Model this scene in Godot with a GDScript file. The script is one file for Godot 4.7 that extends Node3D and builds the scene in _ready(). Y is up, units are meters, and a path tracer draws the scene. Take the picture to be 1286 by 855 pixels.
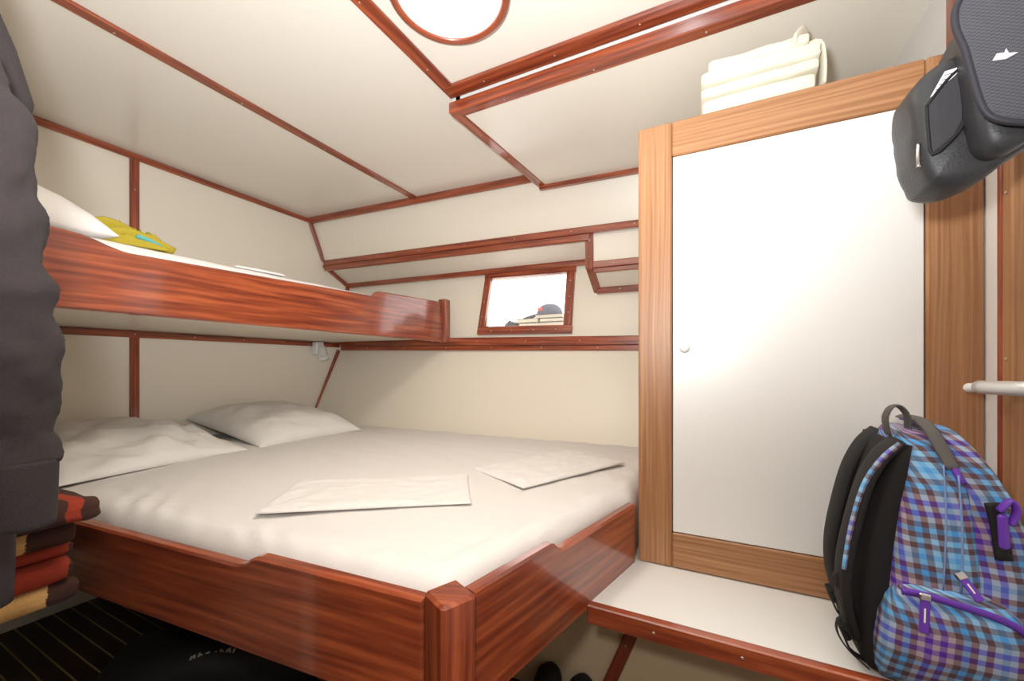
extends Node3D
# Ship's cabin: a double berth, an upper bunk, a wardrobe on a ledge. x runs along the hull side, y up, -z towards the hull; metres.

const EYE := 1.087
const FOCAL := 500.0
var M := {}
var used := {}
var rng := RandomNumberGenerator.new()
var noise := FastNoiseLite.new()
var uvo := Vector2.ZERO
var trims := 0


func _ready() -> void:
	rng.seed = 7
	noise.seed = 3
	noise.frequency = 1.0
	noise.fractal_octaves = 3
	setup_camera_and_light()
	make_materials()
	build_shell()
	build_hull()
	build_ceiling()
	build_left_wall_trims()
	build_right_wall()
	build_ledge()
	build_wardrobe()
	build_lower_bed()
	build_upper_bunk()
	build_bedding()
	build_ceiling_lamp()
	build_reading_lamp()
	build_towels()
	build_blankets()
	build_backpack()
	build_hanging_bag()
	build_jacket()
	build_floor_things()
	build_window_things()


# ---------------------------------------------------------------- camera and light
func setup_camera_and_light() -> void:
	var cam := Camera3D.new()
	cam.name = "camera"
	cam.projection = Camera3D.PROJECTION_FRUSTUM
	cam.near = 0.05
	cam.far = 50.0
	cam.size = 0.05 * 855.0 / FOCAL
	cam.frustum_offset = Vector2(0, 0.05 * 31.5 / FOCAL)
	cam.position = Vector3(0, EYE, 0)
	cam.rotation_degrees.y = 26.29
	add_child(cam)
	var env := Environment.new()
	env.background_mode = Environment.BG_COLOR
	env.background_color = Color(1.0, 1.0, 1.0)
	env.background_energy_multiplier = 4.0
	env.tonemap_mode = Environment.TONE_MAPPER_LINEAR
	env.tonemap_exposure = 1.0
	env.sdfgi_enabled = true
	env.ssao_enabled = true
	env.ssil_enabled = true
	var we := WorldEnvironment.new()
	we.name = "world"
	we.environment = env
	add_child(we)
	# the photographer's flash on the camera's shoe, above and left of the lens: its head is tilted up, with some light spilling all round
	var flash := SpotLight3D.new()
	flash.name = "camera_flash"
	flash.light_color = Color(0.97, 0.985, 1.0)
	flash.light_energy = 3.3
	flash.light_size = 0.04
	flash.spot_angle = 80.0
	flash.spot_angle_attenuation = 1.0
	flash.spot_range = 12.0
	flash.spot_attenuation = 2.0
	flash.shadow_enabled = true
	flash.position = P(-0.09, EYE + 0.15, -0.044)
	add_child(flash)
	flash.look_at_from_position(flash.position, flash.position + P(-0.32, 0.8, 0.50), Vector3.UP)
	var spill := OmniLight3D.new()
	spill.name = "camera_flash_spill"
	spill.light_color = Color(1.0, 0.985, 0.96)
	spill.light_energy = 0.42
	spill.light_size = 0.04
	spill.omni_range = 12.0
	spill.omni_attenuation = 2.0
	spill.shadow_enabled = true
	spill.position = flash.position
	add_child(spill)


# ---------------------------------------------------------------- small helpers
func P(u: float, y: float, s: float) -> Vector3:
	return Vector3(u, y, -s)


func hull(u: float, y: float, s0: float) -> Vector3:   # the hull side runs a little aslant
	return Vector3(u, y, -(s0 + 0.064 * (u + 2.57)))


func numbered(called: String) -> String:
	var n: int = used.get(called, 0)
	used[called] = n + 1
	return called if n == 0 else "%s_%03d" % [called, n]


func tag(o: Node, label: String, category: String, group := "", kind := "") -> void:
	if label:
		o.set_meta("label", label)
	if category:
		o.set_meta("category", category)
	if group:
		o.set_meta("group", group)
	if kind:
		o.set_meta("kind", kind)


func thing(called: String, at: Vector3, label: String, category: String, group := "", kind := "") -> Node3D:
	var o := Node3D.new()
	o.name = numbered(called)
	add_child(o)
	o.position = at
	tag(o, label, category, group, kind)
	return o


func whole(root: Node3D) -> Transform3D:
	var t := Transform3D.IDENTITY
	var n: Node = root
	while n is Node3D and n != self:
		t = (n as Node3D).transform * t
		n = n.get_parent()
	return t


# a mesh laid out by the room transform xf, as a child of parent
func part(parent: Node3D, called: String, mesh: Mesh, mat: Material, xf := Transform3D.IDENTITY) -> MeshInstance3D:
	var o := MeshInstance3D.new()
	o.name = called
	o.mesh = mesh
	o.material_override = mat
	parent.add_child(o, true)
	o.transform = whole(parent).affine_inverse() * xf
	return o


func single(called: String, mesh: Mesh, mat: Material, xf: Transform3D, label: String, category: String, group := "", kind := "") -> MeshInstance3D:
	var o := MeshInstance3D.new()
	o.name = numbered(called)
	o.mesh = mesh
	o.material_override = mat
	add_child(o)
	o.transform = xf
	tag(o, label, category, group, kind)
	return o


func face(st: SurfaceTool, pts: Array, out: Vector3, uvs: Array) -> void:
	var n: Vector3 = (pts[1] - pts[0]).cross(pts[2] - pts[0])
	if n.length() < 1e-12 and pts.size() > 3:
		n = (pts[2] - pts[0]).cross(pts[3] - pts[0])
	n = n.normalized()
	var rev := n.dot(out) > 0.0
	if not rev:
		n = -n
	for i in range(1, pts.size() - 1):
		var tri := [0, i + 1, i] if rev else [0, i, i + 1]
		for k in tri:
			st.set_normal(n)
			st.set_uv(uvs[k])
			st.add_vertex(pts[k])


func uvof(p: Vector3) -> Vector2:
	return Vector2(p.x, p.y + p.z) + uvo


func start() -> SurfaceTool:
	var st := SurfaceTool.new()
	st.begin(Mesh.PRIMITIVE_TRIANGLES)
	uvo = Vector2(rng.randf() * 3.0, rng.randf() * 3.0)
	return st


func add_cbox(st: SurfaceTool, size: Vector3, b: float, xf := Transform3D.IDENTITY) -> void:
	var h := size / 2.0
	var put := func(pts: Array, out: Vector3):
		var w := []
		var q := []
		for p in pts:
			w.append(xf * p)
			q.append(uvof(p))
		face(st, w, xf.basis * out, q)
	for i in 3:
		var j := (i + 1) % 3
		var k := (i + 2) % 3
		for si in [-1.0, 1.0]:
			var pts := []
			for c in [[-1, -1], [1, -1], [1, 1], [-1, 1]]:
				var p := Vector3.ZERO
				p[i] = si * h[i]
				p[j] = c[0] * (h[j] - b)
				p[k] = c[1] * (h[k] - b)
				pts.append(p)
			var n := Vector3.ZERO
			n[i] = si
			put.call(pts, n)
			if b <= 0.0:
				continue
			for sj in [-1.0, 1.0]:
				var e := []
				for c in [[0, -1], [0, 1], [1, 1], [1, -1]]:
					var p := Vector3.ZERO
					p[i] = si * (h[i] - (b if c[0] == 1 else 0.0))
					p[j] = sj * (h[j] - (0.0 if c[0] == 1 else b))
					p[k] = c[1] * (h[k] - b)
					e.append(p)
				var o := Vector3.ZERO
				o[i] = si
				o[j] = sj
				put.call(e, o)
	if b > 0.0:
		for sx in [-1.0, 1.0]:
			for sy in [-1.0, 1.0]:
				for sz in [-1.0, 1.0]:
					var g := Vector3(sx, sy, sz)
					put.call([g * Vector3(h.x, h.y - b, h.z - b), g * Vector3(h.x - b, h.y, h.z - b), g * Vector3(h.x - b, h.y - b, h.z)], g)


func cbox(size: Vector3, b := 0.003) -> ArrayMesh:
	var st := start()
	add_cbox(st, size, b)
	return st.commit()


# box between two corners given as (u, y, s)
func box_between(parent: Node3D, called: String, a: Vector3, c: Vector3, mat: Material, b := 0.003) -> MeshInstance3D:
	var p := Vector3(a.x, a.y, -a.z)
	var q := Vector3(c.x, c.y, -c.z)
	var d := (q - p).abs()
	# grain runs along the longest side, which is the mesh's own x
	var basis := Basis.IDENTITY
	var size := d
	if d.y >= d.x and d.y >= d.z:
		basis = Basis(Vector3.UP, Vector3.LEFT, Vector3.BACK)
		size = Vector3(d.y, d.x, d.z)
	elif d.z > d.x:
		basis = Basis(Vector3.FORWARD, Vector3.UP, Vector3.RIGHT)
		size = Vector3(d.z, d.y, d.x)
	return part(parent, called, cbox(size, minf(b, minf(size.x, minf(size.y, size.z)) * 0.4)), mat, Transform3D(basis, (p + q) / 2.0))


func frame_of(a: Vector3, b: Vector3, up: Vector3) -> Basis:
	var x := (b - a).normalized()
	var y := (up - x * up.dot(x)).normalized()
	return Basis(x, y, x.cross(y))


# a batten from a to b: hy tall along up, dz deep
func beam(parent: Node3D, called: String, a: Vector3, b: Vector3, hy: float, dz: float, mat: Material, up := Vector3.UP, bev := 0.003) -> MeshInstance3D:
	return part(parent, called, cbox(Vector3(a.distance_to(b), hy, dz), bev), mat, Transform3D(frame_of(a, b, up), (a + b) / 2.0))


func trim(label: String) -> Node3D:
	trims += 1
	var o := Node3D.new()
	o.name = "trim_%d" % trims
	add_child(o)
	tag(o, label, "trim", "", "structure")
	return o


var screw_mesh: ArrayMesh
func screws(parent: Node3D, a: Vector3, b: Vector3, n: int, out: Vector3, inset := 0.5) -> void:
	if screw_mesh == null:
		var rings := []
		for k in [[0.0, 0.0035], [0.0012, 0.0035], [0.002, 0.002]]:
			rings.append({"c": Vector3(0, k[0], 0), "ax": Vector3(k[1], 0, 0), "ay": Vector3(0, 0, k[1])})
		screw_mesh = loft(rings, 8)
	for i in n:
		var t := (i + inset) / (n - 1.0 + 2.0 * inset) if n > 1 else 0.5
		var y := out.normalized()
		var x := y.cross(Vector3(0.31, 0.47, 0.83)).normalized()
		part(parent, "screw", screw_mesh, M.screw, Transform3D(Basis(x, y, x.cross(y)), a.lerp(b, t)))


# slab with four inner corners and a thickness laid off along out
func slab(parent: Node3D, called: String, c: Array, out: Vector3, t: float, mat: Material) -> MeshInstance3D:
	var st := start()
	var o := out.normalized() * t
	var mid: Vector3 = (c[0] + c[1] + c[2] + c[3]) / 4.0 + o / 2.0
	var e := []
	for p in c:
		e.append(p + o)
	var faces := [[c[0], c[1], c[2], c[3]], [e[0], e[1], e[2], e[3]]]
	for i in 4:
		var j := (i + 1) % 4
		faces.append([c[i], c[j], e[j], e[i]])
	for f in faces:
		var m: Vector3 = (f[0] + f[1] + f[2] + f[3]) / 4.0
		var q := []
		for p in f:
			q.append(uvof(p))
		face(st, f, m - mid, q)
	return part(parent, called, st.commit(), mat)


# outline in x, y given a depth along z, edges chamfered
func extrude(poly: PackedVector2Array, depth: float, b := 0.004) -> ArrayMesh:
	var st := start()
	var n := poly.size()
	var area := 0.0
	for i in n:
		area += poly[i].cross(poly[(i + 1) % n])
	var pl := poly.duplicate()
	if area < 0:
		pl.reverse()
	var inn := PackedVector2Array()
	for i in n:
		var d0 := (pl[i] - pl[(i + n - 1) % n]).normalized()
		var d1 := (pl[(i + 1) % n] - pl[i]).normalized()
		var m := (Vector2(-d0.y, d0.x) + Vector2(-d1.y, d1.x)).normalized()
		var k := maxf(0.4, m.dot(Vector2(-d1.y, d1.x)))
		inn.append(pl[i] + m * b / k)
	var tris := Geometry2D.triangulate_polygon(inn)
	for sz in [-1.0, 1.0]:
		var z: float = sz * depth / 2.0
		for i in range(0, tris.size(), 3):
			var pts := []
			var q := []
			for k in 3:
				var v := inn[tris[i + k]]
				pts.append(Vector3(v.x, v.y, z))
				q.append(v + uvo)
			face(st, pts, Vector3(0, 0, sz), q)
		var zb: float = sz * (depth / 2.0 - b)
		for i in n:
			var j := (i + 1) % n
			var d := pl[j] - pl[i]
			var o := Vector3(d.y, -d.x, sz * d.length())
			face(st, [Vector3(pl[i].x, pl[i].y, zb), Vector3(pl[j].x, pl[j].y, zb), Vector3(inn[j].x, inn[j].y, z), Vector3(inn[i].x, inn[i].y, z)], o, [pl[i] + uvo, pl[j] + uvo, inn[j] + uvo, inn[i] + uvo])
	for i in n:
		var j := (i + 1) % n
		var d := pl[j] - pl[i]
		var za := depth / 2.0 - b
		var w := Vector2(0, za * 2.0)
		face(st, [Vector3(pl[i].x, pl[i].y, -za), Vector3(pl[j].x, pl[j].y, -za), Vector3(pl[j].x, pl[j].y, za), Vector3(pl[i].x, pl[i].y, za)], Vector3(d.y, -d.x, 0), [pl[i] + uvo, pl[j] + uvo, pl[j] + uvo + w, pl[i] + uvo + w])
	return st.commit()


# smooth surface through a grid of points; closed ones are turned outwards by their volume
func surface(rows: Array, wrap: bool, uvs: Array, flip := 0) -> ArrayMesh:
	var st := start()
	var nr := rows.size()
	var nc: int = rows[0].size()
	for r in nr:
		for c in nc:
			st.set_smooth_group(0)
			st.set_uv(uvs[r][c])
			st.add_vertex(rows[r][c])
	var idx := []
	var vol := 0.0
	for r in nr - 1:
		for c in (nc - 1):
			var a: int = r * nc + c
			for t in [[a, a + 1, a + nc], [a + 1, a + nc + 1, a + nc]]:
				idx.append(t)
				var p0: Vector3 = rows[t[0] / nc][t[0] % nc]
				var p1: Vector3 = rows[t[1] / nc][t[1] % nc]
				var p2: Vector3 = rows[t[2] / nc][t[2] % nc]
				vol += (p0 - rows[0][0]).dot((p1 - rows[0][0]).cross(p2 - rows[0][0]))
	var rev := vol > 0.0 if flip == 0 else flip > 0
	for t in idx:
		st.add_index(t[0])
		st.add_index(t[2] if rev else t[1])
		st.add_index(t[1] if rev else t[2])
	st.generate_normals()
	return st.commit()


func spow(v: float, e: float) -> float:
	return signf(v) * pow(absf(v), e)


# rings {c, ax, ay, e, caps}: rounded-box rings joined into one closed skin
func loft(rings: Array, sides := 24, bump := 0.0, freq := 20.0) -> ArrayMesh:
	var rows := []
	var uvs := []
	var run := 0.0
	var list := rings.duplicate()
	var first: Dictionary = rings[0]
	var last: Dictionary = rings[-1]
	list.push_front({"c": first.c, "ax": Vector3.ZERO, "ay": Vector3.ZERO, "near": first})
	list.push_back({"c": last.c, "ax": Vector3.ZERO, "ay": Vector3.ZERO, "near": last})
	for i in list.size():
		var g: Dictionary = list[i]
		var e: float = g.get("e", 2.0)
		if i > 0:
			run += (g.c as Vector3).distance_to(list[i - 1].c)
		var row := []
		var q := []
		var around := 0.0
		var prev := Vector3.ZERO
		for k in sides + 1:
			var a := TAU * (k % sides) / sides
			var p: Vector3 = g.c + g.ax * spow(cos(a), 2.0 / e) + g.ay * spow(sin(a), 2.0 / e)
			if bump != 0.0 and i > 0 and i < list.size() - 1:
				var d: Vector3 = (p - g.c).normalized()
				p += d * bump * (noise.get_noise_3dv(p * freq) - 0.9 * absf(noise.get_noise_3dv(p * freq * 0.8 + Vector3(9, 2, 5))) + 0.2)
			if k > 0:
				around += p.distance_to(prev)
			prev = p
			row.append(p)
			q.append(Vector2(around, run))
		rows.append(row)
		uvs.append(q)
	return surface(rows, true, uvs)


# tube or flat webbing along a path: rx across, ry through
func tube(path: Array, rx: float, ry: float, up: Vector3, sides := 10, e := 2.0, smooth := 4) -> ArrayMesh:
	var pts := []
	if smooth > 1 and path.size() > 2:
		for i in path.size() - 1:
			var p0: Vector3 = path[maxi(i - 1, 0)]
			var p1: Vector3 = path[i]
			var p2: Vector3 = path[i + 1]
			var p3: Vector3 = path[mini(i + 2, path.size() - 1)]
			for k in smooth:
				pts.append(p1.cubic_interpolate(p2, p0, p3, k / float(smooth)))
		pts.append(path[-1])
	else:
		pts = path
	var rings := []
	for i in pts.size():
		var d: Vector3 = (pts[mini(i + 1, pts.size() - 1)] - pts[maxi(i - 1, 0)]).normalized()
		var x := (up - d * up.dot(d)).normalized()
		var y := d.cross(x)
		rings.append({"c": pts[i], "ax": x * rx, "ay": y * ry, "e": e})
	return loft(rings, sides)


# a soft pad lying in x, z: half sizes, height, how square it is, how much its sides draw in, creases
func pad(hx: float, hz: float, t: float, sharp: float, draw: float, crease: float, freq: float, seed_at: float, n := 40, under := 0.25) -> ArrayMesh:
	var rows := []
	var uvs := []
	var m := n * 2
	for i in n + 1:
		var a := -1.0 + 2.0 * i / n
		a = signf(a) * (1.0 - pow(1.0 - absf(a), 1.5))
		var row := []
		var q := []
		for k in m + 1:
			var w := 4.0 * k / m   # 0..2 over the top, 2..4 back underneath
			var top := w <= 2.0
			var b := w - 1.0 if top else 3.0 - w
			b = signf(b) * (1.0 - pow(1.0 - absf(b), 1.5))
			var x := a * hx * (1.0 - draw * (1.0 - b * b))
			var z := b * hz * (1.0 - draw * (1.0 - a * a))
			var f := pow(maxf(0.0, (1.0 - pow(absf(a), sharp)) * (1.0 - pow(absf(b), sharp))), 0.5)
			var y := t * f if top else -t * under * f
			if top:
				y += f * crease * noise.get_noise_3d(x * freq + seed_at, z * freq * 1.3, seed_at)
				y += f * crease * 0.6 * (absf(noise.get_noise_3d(x * freq * 2.1, z * freq * 1.1 + seed_at, 4.0)) - 0.2)
			row.append(Vector3(x, y, z))
			q.append(Vector2(x, z))
		rows.append(row)
		uvs.append(q)
	return surface(rows, true, uvs)


# ---------------------------------------------------------------- materials
func wood_image(w: int, h: int, dark: Color, light: Color, fx: float, fy: float, seed_n: int, pores: float) -> ImageTexture:
	var n1 := FastNoiseLite.new()
	n1.seed = seed_n
	n1.frequency = 1.0
	n1.fractal_octaves = 3
	var n2 := FastNoiseLite.new()
	n2.seed = seed_n + 5
	n2.frequency = 1.0
	n2.fractal_octaves = 2
	var data := PackedByteArray()
	data.resize(w * h * 3)
	var z := int(w * 0.2)
	for y in h:
		var v := float(y) / h
		for x in w:
			var u := float(x) / w
			var bend := 0.35 * n2.get_noise_2d(u * 2.0, v * 1.5)
			var g := n1.get_noise_2d(u * fx, (v + 0.05 * bend) * fy)
			if x > w - z:
				var k := float(x - (w - z)) / z
				var bend2 := 0.35 * n2.get_noise_2d((u - 1.0) * 2.0, v * 1.5)
				g = lerpf(g, n1.get_noise_2d((u - 1.0) * fx, (v + 0.05 * bend2) * fy), k)
			var p := n2.get_noise_2d(u * fx * 9.0, v * fy * 7.0)
			var t := clampf(0.5 + 0.85 * g + pores * p, 0.0, 1.0)
			var c := dark.lerp(light, t)
			var o := (y * w + x) * 3
			data[o] = int(c.r * 255.0)
			data[o + 1] = int(c.g * 255.0)
			data[o + 2] = int(c.b * 255.0)
	return ImageTexture.create_from_image(Image.create_from_data(w, h, false, Image.FORMAT_RGB8, data))


func weave_normal(seed_n: int, freq: float, strength: float) -> ImageTexture:
	var n := FastNoiseLite.new()
	n.seed = seed_n
	n.frequency = freq
	var im := n.get_seamless_image(256, 256)
	im.convert(Image.FORMAT_RGBA8)
	im.bump_map_to_normal_map(strength)
	return ImageTexture.create_from_image(im)


func mat(c: Color, rough: float, extra := {}) -> StandardMaterial3D:
	var m := StandardMaterial3D.new()
	m.albedo_color = c
	m.roughness = rough
	for k in extra:
		m.set(k, extra[k])
	return m


func c8(r: int, g: int, b: int) -> Color:
	return Color(r / 255.0, g / 255.0, b / 255.0)


func plaid_image() -> ImageTexture:
	var w := 320
	var data := PackedByteArray()
	data.resize(w * w * 3)
	var grey := c8(178, 160, 168)
	var brown := c8(94, 66, 72)
	var blue := c8(80, 156, 222)
	var pale := c8(140, 192, 230)
	var purple := c8(88, 42, 168)
	var seq := [pale, brown, pale, brown, blue, brown, grey, purple, grey, purple, grey, brown, blue, brown, pale, blue]
	for y in w:
		for x in w:
			var a: Color = seq[int(x / 20.0) % 16]
			var b: Color = seq[int(y / 20.0 + 5.0) % 16]
			var over := ((x / 2) + (y / 2)) % 2 == 0
			var c := a.lerp(b, 0.64 if over else 0.36)
			var o := (y * w + x) * 3
			data[o] = int(c.r * 255.0)
			data[o + 1] = int(c.g * 255.0)
			data[o + 2] = int(c.b * 255.0)
	return ImageTexture.create_from_image(Image.create_from_data(w, w, false, Image.FORMAT_RGB8, data))


func twill_image() -> ImageTexture:
	var im := Image.create(64, 64, false, Image.FORMAT_RGB8)
	for x in 64:
		for y in 64:
			var v := 1.0 if (x / 4 + (y / 4) * 2) % 4 < 2 else 0.8
			im.set_pixel(x, y, Color(v, v, v))
	return ImageTexture.create_from_image(im)


func stripe_image(bands: Array) -> ImageTexture:
	var w := 256
	var im := Image.create(w, 64, false, Image.FORMAT_RGB8)
	var n := FastNoiseLite.new()
	n.frequency = 0.2
	for x in w:
		for y in 64:
			var c: Color = bands[0][1]
			for b in bands:
				if x / 256.0 + 0.008 * n.get_noise_2d(x, y * 2.0) >= b[0]:
					c = b[1]
			im.set_pixel(x, y, c * (1.0 + 0.16 * n.get_noise_2d(x * 3.0, y * 3.0)))
	return ImageTexture.create_from_image(im)


func make_materials() -> void:
	var fine := weave_normal(4, 0.09, 3.0)
	var coarse := weave_normal(9, 0.2, 6.0)
	var varnish := {"clearcoat_enabled": true, "clearcoat": 1.0, "clearcoat_roughness": 0.1}
	var mahogany := wood_image(768, 320, c8(112, 44, 25), c8(176, 88, 50), 2.2, 18.0, 11, 0.14)
	M.mahogany = mat(Color.WHITE, 0.35, {"albedo_texture": mahogany, "uv1_scale": Vector3(1 / 1.2, 1 / 0.45, 1)})
	M.mahogany.clearcoat_enabled = true
	M.mahogany.clearcoat = 1.0
	M.mahogany.clearcoat_roughness = varnish.clearcoat_roughness
	var iroko := wood_image(640, 320, c8(148, 101, 65), c8(181, 133, 93), 1.2, 26.0, 23, 0.2)
	M.iroko = mat(Color.WHITE, 0.42, {"albedo_texture": iroko, "uv1_scale": Vector3(1 / 1.1, 1 / 0.3, 1)})
	var teak := wood_image(512, 128, c8(34, 21, 16), c8(58, 36, 26), 3.0, 9.0, 31, 0.2)
	M.teak = mat(Color.WHITE, 0.45, {"albedo_texture": teak, "uv1_scale": Vector3(1 / 1.2, 1 / 0.2, 1)})
	M.rear = mat(c8(112, 70, 44), 0.5)
	M.holly = mat(c8(158, 132, 90), 0.5)
	M.cream = mat(c8(238, 230, 214), 0.38)
	M.ceiling = mat(c8(238, 232, 220), 0.24)
	M.white = mat(c8(236, 235, 232), 0.32)
	M.ledge = mat(c8(232, 231, 228), 0.3)
	M.locker = mat(c8(212, 192, 156), 0.5)
	M.sheet = mat(c8(226, 222, 219), 0.85, {"normal_enabled": true, "normal_texture": fine, "normal_scale": 0.12, "uv1_triplanar": true, "uv1_scale": Vector3(6, 6, 6)})
	M.pillow = mat(c8(230, 227, 224), 0.85, {"normal_enabled": true, "normal_texture": fine, "normal_scale": 0.15, "uv1_triplanar": true, "uv1_scale": Vector3(7, 7, 7)})
	M.towel = mat(c8(226, 220, 200), 0.95, {"normal_enabled": true, "normal_texture": coarse, "normal_scale": 0.6, "uv1_triplanar": true, "uv1_scale": Vector3(14, 14, 14)})
	M.screw = mat(c8(200, 190, 175), 0.35, {"metallic": 0.8})
	M.chrome = mat(c8(205, 205, 205), 0.25, {"metallic": 1.0})
	M.satin = mat(c8(226, 226, 224), 0.35, {"metallic": 0.4})
	M.plastic = mat(c8(240, 240, 238), 0.35)
	M.glass = mat(Color(1, 1, 1, 0.08), 0.02, {"transparency": BaseMaterial3D.TRANSPARENCY_ALPHA})
	M.lampglass = mat(c8(250, 248, 240), 0.3, {"emission_enabled": true, "emission": Color(1.0, 0.97, 0.92), "emission_energy_multiplier": 2.0})
	M.plaid = mat(Color.WHITE, 0.8, {"albedo_texture": plaid_image(), "uv1_scale": Vector3(1 / 0.15, 1 / 0.15, 1), "texture_filter": BaseMaterial3D.TEXTURE_FILTER_LINEAR})
	M.plaid2 = M.plaid.duplicate()
	M.plaid2.uv1_offset = Vector3(0.45, 0.3, 0)
	M.plaid3 = M.plaid.duplicate()
	M.plaid3.uv1_offset = Vector3(0.5, 0.55, 0)
	M.seam = mat(c8(120, 150, 200), 0.8)
	M.black = mat(c8(24, 21, 22), 0.75)
	M.mesh_black = mat(c8(30, 25, 25), 0.9, {"normal_enabled": true, "normal_texture": coarse, "normal_scale": 0.8, "uv1_triplanar": true, "uv1_scale": Vector3(20, 20, 20)})
	M.webbing = mat(c8(92, 88, 86), 0.8)
	M.purple = mat(c8(104, 54, 172), 0.5)
	M.nylon = mat(c8(44, 44, 47), 0.5, {"normal_enabled": true, "normal_texture": fine, "normal_scale": 0.3, "uv1_triplanar": true, "uv1_scale": Vector3(9, 9, 9)})
	M.bagflap = mat(c8(86, 86, 94), 0.85, {"albedo_texture": twill_image(), "normal_enabled": true, "normal_texture": coarse, "normal_scale": 1.0, "uv1_triplanar": true, "uv1_scale": Vector3(26, 26, 26)})
	M.bagmesh = mat(c8(72, 70, 74), 0.9, {"normal_enabled": true, "normal_texture": coarse, "normal_scale": 1.5, "uv1_triplanar": true, "uv1_scale": Vector3(30, 30, 30)})
	M.piping = mat(c8(36, 34, 44), 0.6)
	M.paper = mat(c8(240, 238, 240), 0.7)
	M.jacket = mat(c8(38, 30, 31), 0.95, {"normal_enabled": true, "normal_texture": coarse, "normal_scale": 0.5, "uv1_triplanar": true, "uv1_scale": Vector3(10, 10, 10)})
	M.yellow = mat(c8(172, 154, 44), 0.9)
	M.turquoise = mat(c8(96, 176, 176), 0.9)
	M.duffel = mat(c8(16, 16, 17), 0.7)
	M.print = mat(c8(150, 145, 140), 0.7)
	M.shoe = mat(c8(18, 17, 18), 0.7)
	M.bookpage = mat(c8(226, 216, 190), 0.8)
	M.cap = mat(c8(70, 78, 100), 0.8)
	M.capmark = mat(c8(220, 70, 60), 0.7)
	M.bookcover = mat(c8(60, 80, 92), 0.6)
	var brown := c8(66, 38, 30)
	var red := c8(156, 54, 33)
	var buff := c8(208, 164, 102)
	M.blanket_a = mat(Color.WHITE, 0.95, {"albedo_texture": stripe_image([[0.0, brown], [0.12, red], [0.21, brown], [0.8, red], [0.92, brown]])})
	M.blanket_b = mat(Color.WHITE, 0.95, {"albedo_texture": stripe_image([[0.0, brown], [0.04, red]])})
	M.blanket_c = mat(Color.WHITE, 0.95, {"albedo_texture": stripe_image([[0.0, brown], [0.2, buff], [0.46, brown]])})
	M.blanket_d = mat(Color.WHITE, 0.95, {"albedo_texture": stripe_image([[0.0, brown], [0.3, buff], [0.46, brown]])})




# ---------------------------------------------------------------- the cabin shell
func build_shell() -> void:
	var fl := thing("floor", Vector3.ZERO, "dark floor of narrow planks with pale seams under the berth", "floor", "", "structure")
	box_between(fl, "seam_bed", Vector3(-2.62, -0.06, -0.95), Vector3(0.62, -0.0012, 2.6), M.holly, 0.0)
	var pm := cbox(Vector3(3.2, 0.012, 0.0485), 0.0008)
	var pm2 := cbox(Vector3(3.2, 0.012, 0.0485), 0.0008)
	for i in 64:
		part(fl, "plank", pm if i % 2 else pm2, M.teak, Transform3D(Basis.IDENTITY, P(-1.0, -0.006, -0.92 + i * 0.054)))
	var wl := thing("wall_left", P(-2.57, 0, 1.0), "cream panelled bulkhead at the head of the berths", "wall", "", "structure")
	box_between(wl, "backing", Vector3(-2.65, 0, 0.0), Vector3(-2.586, 2.2, 2.6), M.cream, 0.0)
	for a in [[0.04, 0.943], [0.947, 2.5]]:
		for b in [[0.0, 1.256], [1.26, 2.15]]:
			box_between(wl, "panel", Vector3(-2.59, b[0], a[0]), Vector3(-2.57, b[1], a[1]), M.cream, 0.001)
	var wf := thing("wall_front", P(-1.8, 0, 0.08), "cream partition across the end of the berths", "wall", "", "structure")
	box_between(wf, "panel", Vector3(-2.6, 0, 0.05), Vector3(-1.10, 2.15, 0.10), M.cream, 0.002)
	var we := thing("wall_entry", P(-1.07, 0, -0.4), "brown partition beside the entry with the coat hook", "wall", "", "structure")
	box_between(we, "panel", Vector3(-1.15, 0, -0.92), Vector3(-1.10, 2.15, 0.05), M.rear, 0.002)
	var wr := thing("wall_rear", P(-0.3, 0, -0.93), "brown wall behind the entry of the cabin", "wall", "", "structure")
	box_between(wr, "panel", Vector3(-1.15, 0, -0.97), Vector3(0.6, 2.15, -0.92), M.rear, 0.002)


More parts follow.
